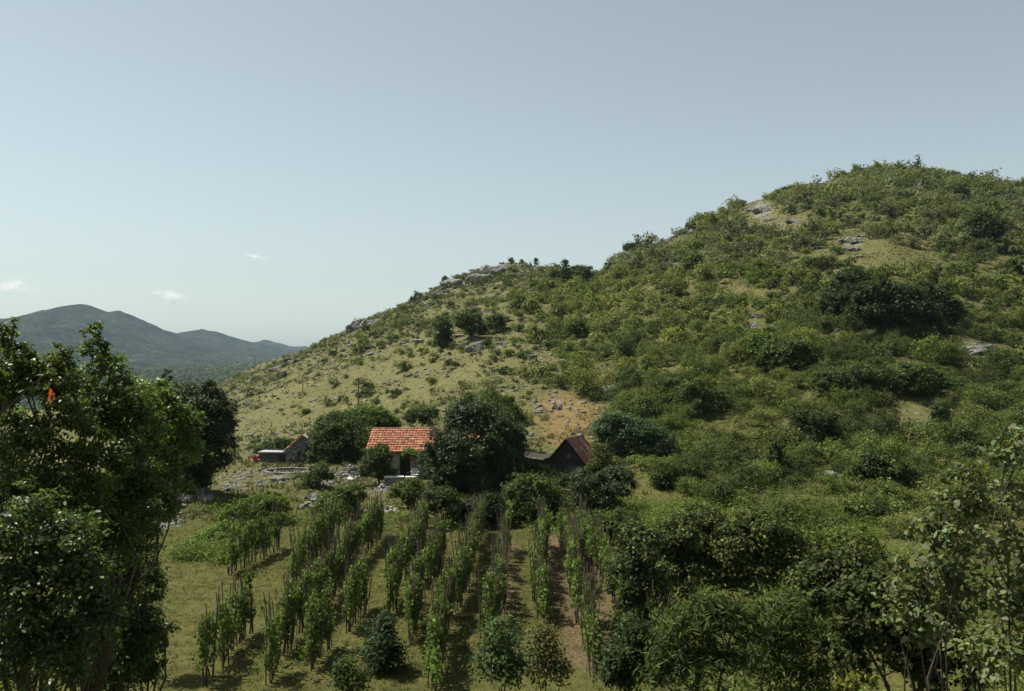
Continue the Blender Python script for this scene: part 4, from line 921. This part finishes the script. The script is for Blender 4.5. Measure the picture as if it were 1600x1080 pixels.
def shed():
    x, y = 4.6, 65.4; z = gz(4.6, 64.5)-.35
    r = thing('shed', 'steep-gabled old shed with a rust-red roof and dark gable', 'shed', (x, y, z), R(-31))
    hw, hl, eh = 1.75, 1.15, 1.45; rh = 3.35
    mb = MB()
    # gable wall with a small window opening: stone below, butted timber above
    wall_front(mb, hw*2, eh, .3, -hl+.15, [])
    mb.box((0, hl-.15, eh/2), (hw*2, .3, eh))
    for s in (-1, 1): mb.box((s*(hw-.15), 0, eh/2), (.3, hl*2-.6, eh))
    put('wall', mb.mesh('wall', M['bluestone']), r)
    mb = MB()
    for s in (-1, 1):
        ya, yb = sorted((s*hl, s*(hl-.1)))
        P = [(a, b, c) for b in (ya, yb) for a, c in ((-hw+.05, eh), (hw-.05, eh), (0, rh-.1))]
        mb.add(P, [(0,1,2), (5,4,3), (0,3,4,1), (1,4,5,2), (2,5,3,0)])
    put('gable', mb.mesh('gable', M['dark_wood']), r)
    mb = MB(); mb.box((.12, -hl-.02, 2.12), (.30, .04, .42)); put('window', mb.mesh('window', M['grey']), r)['label'] = 'small pale window high in the gable'
    mb = MB(); mb.box((.5, -hl-.012, 1.0), (1.2, .024, .8)); put('plaster_patch', mb.mesh('plaster_patch', M['grey']), r)
    mb = MB(); mb.box((-.6, -hl-.02, .7), (.85, .04, 1.38)); put('door', mb.mesh('door', M['dark_wood']), r)
    mb = MB(); sl = (rh-eh)/hw
    for s in (-1, 1):
        n = 26; ov = .28
        for k in range(n):
            a0 = -hl-.22+k*(2*hl+.44)/n; a1 = a0+(2*hl+.44)/n; up0 = .03*(k % 2); up1 = .03*((k+1) % 2)
            g = .75+.5*vnoise(k*.5, s*3.1, 4)
            V = [(s*(hw+ov), a0, eh-ov*sl+.05+up0), (s*(hw+ov), a1, eh-ov*sl+.05+up1), (0, a1, rh+.05+up1), (0, a0, rh+.05+up0)]
            V += [(p, q, w-.02) for p, q, w in V]
            mb.add(V, [(0,1,2,3), (7,6,5,4), (0,4,5,1), (2,6,7,3), (1,5,6,2), (3,7,4,0)], (float(g),)*3)
    put('roof', mb.mesh('roof', M['rust']), r)
    mb = MB(); mb.box((-hw-1.35, -.35, .9), (2.6, 2.0, 1.8)); lt = put('lean_to', mb.mesh('lean_to', M['dark_wood']), r)
    mb = MB(); mb.box((-hw-1.4, -.35, 1.84), (2.75, 2.2, .07), 0, None, Matrix.Rotation(R(3), 4, 'Y')); put('roof', mb.mesh('roof', M['dark_wood']), lt)
    mb = MB(); mb.box((-hw-1.4, -1.48, 1.83), (2.75, .05, .08), 0, None, Matrix.Rotation(R(3), 4, 'Y')); put('edge_plank', mb.mesh('edge_plank', M['pale_wood']), lt)
shed()
def outbuilding():
    X, Y = (484-800)/F*80, 80.0; z = gz(X, Y)-.15
    r = thing('outbuilding', 'grey stone outbuilding with one gable and scraps of orange tile', 'outbuilding', (X, Y, z), R(4))
    hw, hl, eh, rh = 1.75, 2.2, 1.15, 2.45
    mb = MB(); wall_front(mb, hw*2, eh, .35, -hl+.175, [(-.72, -.42, .55, 1.0)])
    mb.box((0, hl-.175, eh/2), (hw*2, .35, eh))
    for s in (-1, 1): mb.box((s*(hw-.175), 0, eh/2), (.35, hl*2-.7, eh))
    for s in (-1, 1):
        ya, yb = sorted((s*hl, s*(hl-.35))); P = [(a, b, c) for b in (ya, yb) for a, c in ((-hw, eh), (hw, eh), (-.25, rh))]
        mb.add(P, [(0,1,2), (5,4,3), (0,3,4,1), (1,4,5,2), (2,5,3,0)])
    put('wall', mb.mesh('wall', M['drystone']), r)
    mb = MB(); mb.box((-.57, -hl+.25, .77), (.29, .04, .44)); put('window', mb.mesh('window', M['dark']), r)
    mb = MB()
    for (a, b, c), (d_, e, f), s in (((-hw-.25, 0, eh-.16), (-.25, 0, rh+.06), 3), ((hw+.3, 0, eh-.2), (-.25, 0, rh+.06), 5)):
        V = [(a, -hl-.15, c), (a, hl+.15, c), (d_, hl+.15, f), (d_, -hl-.15, f)]; V += [(p, q, w-.08) for p, q, w in V]
        mb.add(V, [(0,1,2,3), (7,6,5,4), (0,4,5,1), (1,5,6,2), (2,6,7,3), (3,7,4,0)], (.85, .9, .9))
    put('roof', mb.mesh('roof', M['pale_wood']), r)
    mb = MB(); rr = random.Random(8)
    for i in range(60):
        t = rr.random(); mb.box((-hw-.1+t*1.45, rr.uniform(-hl, hl*.8), eh-.0+t*(rh-eh)+.08), (.24, .4, .035), rr.uniform(-.3, .3), (rr.uniform(.8, 1.25),)*3, Matrix.Rotation(R(-40), 4, 'Y'))
    put('roof_tiles', mb.mesh('roof_tiles', M['tile']), r)
    # low lean-to beside it
    X, Y = (432-800)/F*79, 79.0; z = gz(X, Y)-.12
    r = thing('lean_to_shed', 'low dark lean-to shed under a whitish sheet roof', 'shed', (X, Y, z), R(-3))
    mb = MB(); mb.box((0, -.65, .45), (2.5, .15, .9)); mb.box((0, .65, .6), (2.5, .15, 1.2)); mb.box((-1.18, 0, .5), (.14, 1.15, 1.0)); mb.box((1.18, 0, .5), (.14, 1.15, 1.0))
    put('wall', mb.mesh('wall', M['grey']), r)
    mb = MB()
    for k in range(14): mb.box((-1.33+.2*k+.1, 0, 1.12-.006*k+(.02 if k % 2 else 0)), (.2, 1.75, .03), 0, None, Matrix.Rotation(R(-2), 4, 'X'))
    mb.box((0, -.9, 1.09), (2.8, .04, .12), R(.5))
    put('roof', mb.mesh('roof', M['white']), r)
    mb = MB(); mb.box((.75, -.74, .42), (.6, .03, .8)); put('door', mb.mesh('door', M['dark_wood']), r)
    # stack of red tiles and boards leaning by it
    X, Y = (401-800)/F*79, 79.0; z = gz(X, Y)
    mb = MB(); rr = random.Random(9)
    for i in range(42):
        t = i/42; mb.box((rr.gauss(0, .28), rr.gauss(0, .3), .05+rr.random()*.62*(1-abs(rr.gauss(0, .3)))), (.42, .24, .05), rr.uniform(0, 3), (rr.uniform(.6, 1.1), rr.uniform(.5, .9), rr.uniform(.5, .9)), Matrix.Rotation(rr.uniform(-.7, .7), 4, 'Y'))
    tag(put('tile_pile', mb.mesh('tile_pile', M['tile']), None, (X, Y, z)), 'pile of old red roof tiles beside the lean-to shed', 'tile pile')
outbuilding()
def rubble(label, name, px, py, w, h, n, mat, seed, planks=0, cat='rubble heap', d=None):
    X, Y, z = ground_at(px, py); s = Y/F; rg = np.random.default_rng(seed); mb = MB(); hw = w*s/2; hh = h*s
    for i in range(n):
        a = np.clip(rg.normal(size=2)*.45, -1, 1); k = rg.uniform(.08, .2); P = rock_pts(IV1, rg, 5, .7)*k*rg.uniform(.7, 1.4, 3)
        g = rg.uniform(.6, 1.3); zz = hh*max(0, 1-np.hypot(*a))*rg.uniform(.2, 1)
        mb.add(P+np.array([a[0]*hw, a[1]*(d or hw*.6), zz+.02]), IF1, (g, g, g*.97))
    for i in range(planks):
        mb.box((rg.normal()*hw*.4, rg.normal()*hw*.3, hh*.5+rg.random()*hh*.5), (rg.uniform(.7, 1.6), .12, .04), rg.uniform(0, 3), (rg.uniform(.5, 1.0),)*3, Matrix.Rotation(rg.uniform(-.5, .5), 4, 'Y'))
    return tag(put(name, mb.mesh(name, mat), None, (X, Y, z)), label, cat)
rubble('rubble heap of stones and planks between the outbuilding and the cottage', 'rubble_heap', 556, 742, 70, 16, 130, M['rubble'], 21, 14)
rubble('smaller heap of pale stones below the cottage yard', 'rubble_heap', 600, 768, 26, 10, 50, M['rubble'], 22, 0)
rubble('tumbled pale stones where the yard drops to the vineyard', 'rubble_heap', 605, 800, 36, 8, 60, M['rubble'], 23, 0)
rubble('stone heap in the dark behind the low orchard tree', 'rubble_heap', 720, 822, 60, 10, 90, M['rubble'], 24, 0)
rubble('stone heap at the left edge of the lower yard', 'rubble_heap', 492, 792, 40, 14, 70, M['rubble'], 26, 0)
def sack(label, px, py, w, seed):
    X, Y, z = ground_at(px, py); s = w*Y/F/2; rg = np.random.default_rng(seed)
    P = IV3*np.array([1, .6, .42]); P = P*(1+.12*np.sin(IV3[:, :1]*4+seed)*np.cos(IV3[:, 1:2]*5)); P[:, 2] = np.maximum(P[:, 2], -.25)+.25
    P[:, 2] += .10*np.sin(P[:, 0]*3)
    mb = MB(); mb.add(P*s, IF3)
    # tied neck
    mb.tube([(s*.92, 0, s*.28), (s*1.08, 0, s*.33), (s*1.2, .02, s*.42)], [s*.16, s*.06, s*.13], 8)
    tag(put('sack', mb.mesh('sack', M['white'], True), None, (X, Y, z+.05), rg.uniform(0, 3)), label, 'sack')
sack('white plastic sack lying on the rubble heap front', 560, 748, 13, 3)
sack('dirty white sack lower in the yard beside the stones', 548, 752, 15, 5)
def low_wall():
    Y = 63.5; X0, X1 = (601-800)/F*Y, (650-800)/F*Y; w = X1-X0; z = min(gz(X0, Y), gz(X1, Y))-.1
    r = thing('low_wall', 'low stone wall with a whitish slab top in front of the cottage', 'wall', ((X0+X1)/2, Y, z), R(3))
    mb = MB(); mb.box((0, 0, .42), (w, .45, .84)); put('base', mb.mesh('base', M['drystone']), r)
    mb = MB(); mb.box((-w*.2, 0, .885), (w*.62, .56, .09)); mb.box((w*.33, .02, .87), (w*.36, .5, .06), .03); put('slab', mb.mesh('slab', M['white']), r)
    # plastic garden chair by the cottage wall
    X, Y = (648-800)/F*67, 67.0
    r = thing('chair', 'white garden chair standing against the cottage wall', 'chair', (X, Y, gz(X, Y)), R(12))
    mb = MB(); mb.box((0, 0, .43), (.5, .48, .05)); put('seat', mb.mesh('seat', M['white']), r)
    mb = MB(); mb.box((0, .24, .68), (.46, .04, .45), 0, None, Matrix.Rotation(R(-10), 4, 'X')); put('backrest', mb.mesh('backrest', M['white']), r)
    for sx in (-1, 1):
        for sy in (-1, 1):
            mb = MB(); mb.tube([(sx*.2, sy*.19, .41), (sx*.24, sy*.23, 0)], [.026, .02], 6); put('leg', mb.mesh('leg', M['white']), r)
        mb = MB(); mb.tube([(sx*.26, .22, .66), (sx*.27, -.2, .64), (sx*.25, -.21, .45)], [.022]*3, 6); put('armrest', mb.mesh('armrest', M['white']), r)
low_wall()
def terrace():
    X, Y, z = ground_at(450, 738); s = Y/F
    mb = MB(); rr = random.Random(12); w = 36*s; d = 1.5
    for i in range(60):
        a = 2*math.pi*i/60; g = rr.uniform(.6, 1.15)
        mb.box((math.cos(a)*w, math.sin(a)*d, .06+rr.uniform(-.02, .04)), (w*.105+rr.uniform(0, .08), .3, .2), a+math.pi/2, (g, g, g*.97))
    tag(put('stone_rim', mb.mesh('stone_rim', M['rubble']), None, (X, Y, z)), 'low oval stone rim of a threshing floor before the outbuilding', 'stone rim')
terrace()
def pole(label, px, ytop, ybase, sparse=False):
    X, Y, z = ground_at(px, ybase); h = (ybase-ytop)*Y/F
    r = thing('pole', label, 'pole', (X, Y, z)); mb = MB(); mb.tube([(0,0,-.4), (.02,0,h*.5), (.0,0.02,h)], [h*.022+.02, h*.018+.02, h*.014+.02], 7); put('post', mb.mesh('post', M['stake']), r)
    mb = MB(); mb.box((0, -.06, h*.94), (h*.14, .08, .08)); c = put('crossarm', mb.mesh('crossarm', M['stake']), r)
    for s in (-1, 1):
        mb = MB(); mb.tube([(s*h*.055, -.06, h*.94+.04), (s*h*.055, -.06, h*.94+.12), (s*h*.055, -.06, h*.94+.2)], [.03, .05, .03], 6); put('insulator', mb.mesh('insulator', M['white']), c)
pole('tall wooden pole rising behind the dense green tree', 560, 590, 634)
pole('slim wooden pole alone on the dry left slope', 473, 586, 613)
pole('thin pole at the lower left end of the dry slope', 397, 555, 576)
# withered orange spray in the left tree
def withered():
    rg = np.random.default_rng(2); n = 12; Y = 11.6; X, Z = (80-800)/F*Y, CAMZ-(622-540)/F*Y
    V, c = leaves(rg.normal(size=(n, 3))*np.array([.02, .025, .04]), rg.normal(size=(n, 3)), .085, .5, (.42,.085,.03), .25, rg=rg, droop=1.2)
    tag(put('dead_leaf_spray', quads_mesh('dead_leaf_spray', V, 4, c, M['leaf']), None, (X, Y, Z)), 'withered orange-red leaf spray caught in the left edge tree', 'dead leaves')
withered()

# ------------------------------------------------------------------ sky, sun, haze, clouds
SUN_AZ, SUN_EL = R(-70), R(60)
w = bpy.data.worlds.new('World'); SC.world = w; w.use_nodes = True; nt = w.node_tree; nt.nodes.clear()
sky = N(nt, 'ShaderNodeTexSky', sky_type='NISHITA', sun_disc=False, sun_elevation=SUN_EL, sun_rotation=SUN_AZ, altitude=100, air_density=1.0, dust_density=1.0, ozone_density=1.0)
hs = N(nt, 'ShaderNodeHueSaturation'); hs.inputs['Saturation'].default_value = .48; L(nt, sky.outputs[0], hs.inputs['Color'])
tint = mixc(nt, 1.0, hs.outputs[0], (.865, .925, .88), 'MULTIPLY')
bg = N(nt, 'ShaderNodeBackground'); bg.inputs['Strength'].default_value = .0755; L(nt, tint, bg.inputs['Color'])
o = N(nt, 'ShaderNodeOutputWorld'); L(nt, bg.outputs[0], o.inputs['Surface'])
sd = bpy.data.lights.new('sun', 'SUN'); sd.energy = 5.0; sd.angle = R(.53); sd.color = (1, .95, .87)
so = bpy.data.objects.new('sun', sd); COL.objects.link(so)
sv = Vector((math.sin(SUN_AZ)*math.cos(SUN_EL), math.cos(SUN_AZ)*math.cos(SUN_EL), math.sin(SUN_EL)))
so.rotation_euler = sv.to_track_quat('Z', 'Y').to_euler(); so.location = (0, 0, 200)
def volume_mat(name, col, dens, aniso=0.0):
    m, nt = mat_new(name); v = N(nt, 'ShaderNodeVolumePrincipled'); v.inputs['Color'].default_value = (*col, 1); v.inputs['Density'].default_value = dens; v.inputs['Anisotropy'].default_value = aniso
    o = N(nt, 'ShaderNodeOutputMaterial'); L(nt, v.outputs[0], o.inputs['Volume']); return m
HAZE = True
if HAZE:
    mb = MB(); mb.box((0, 3900, 85), (26000, 8000+8*0+0, 300)); ob = put('haze', mb.mesh('haze', volume_mat('haze_air', (.62,.83,1.0), 5.6e-5)))
    ob.location = (0, 0, 0); tag(ob, 'pale summer haze filling the valley air', 'haze', kind='stuff')
M['vapour'] = None
def vapour():
    m, nt = mat_new('cloud_vapour'); d = N(nt, 'ShaderNodeBsdfDiffuse'); d.inputs['Color'].default_value = (.97, .97, .97, 1)
    t = N(nt, 'ShaderNodeBsdfTranslucent'); t.inputs['Color'].default_value = (.97, .97, .97, 1)
    mx = N(nt, 'ShaderNodeMixShader'); mx.inputs[0].default_value = .5; L(nt, d.outputs[0], mx.inputs[1]); L(nt, t.outputs[0], mx.inputs[2]); finish(nt, mx.outputs[0]); return m
M['vapour'] = vapour()
def cloud(label, px, py, wpx, hpx, seed, n=9000):
    """a drift of fine white vapour flakes, thinning towards its edge"""
    Y = 9500.0; s = Y/F; rg = np.random.default_rng(seed); k = 14
    c = np.stack([rg.normal(size=k)*.26*wpx, rg.normal(size=k)*.2*wpx, rg.normal(size=k)*.18*hpx], 1); c[:, 2] -= c[:, 0]*.25*hpx/wpx*2
    i = rg.integers(0, k, n); r = (.5+.8*rg.random(k))*hpx*.28
    C = (c[i]+rg.normal(size=(n, 3))*r[i][:, None]*np.array([1.5, 1.5, .75]))*s
    V, col = leaves(C, rg.normal(size=(n, 3))*.5+np.array([-.5, -.7, .6]), 4.2, 1.0, (1, 1, 1), 0, rg=rg, fold=.1)
    o = put('cloud', quads_mesh('cloud', V, 4, np.ones((n, 3)), M['vapour']), None, ((px-800)*s, Y, CAMZ+(540-py)*s)); tag(o, label, 'cloud')
cloud('small pale cloud low at the left edge of the sky', 22, 450, 56, 22, 1)
cloud('tiny white cloud puff right of the mountain summit', 268, 464, 34, 18, 2, 6000)
cloud('faintest cloud scrap highest above the valley', 400, 402, 22, 8, 3, 1800)

SC.view_settings.view_transform = 'Standard'; SC.view_settings.look = 'None'; SC.view_settings.exposure = .80; SC.view_settings.gamma = 1
SC.render.engine = 'CYCLES'
cy = SC.cycles; cy.use_denoising = True; cy.max_bounces = 6; cy.diffuse_bounces = 3; cy.glossy_bounces = 2; cy.transmission_bounces = 4; cy.volume_bounces = 1; cy.transparent_max_bounces = 8
cy.sample_clamp_indirect = 4.0
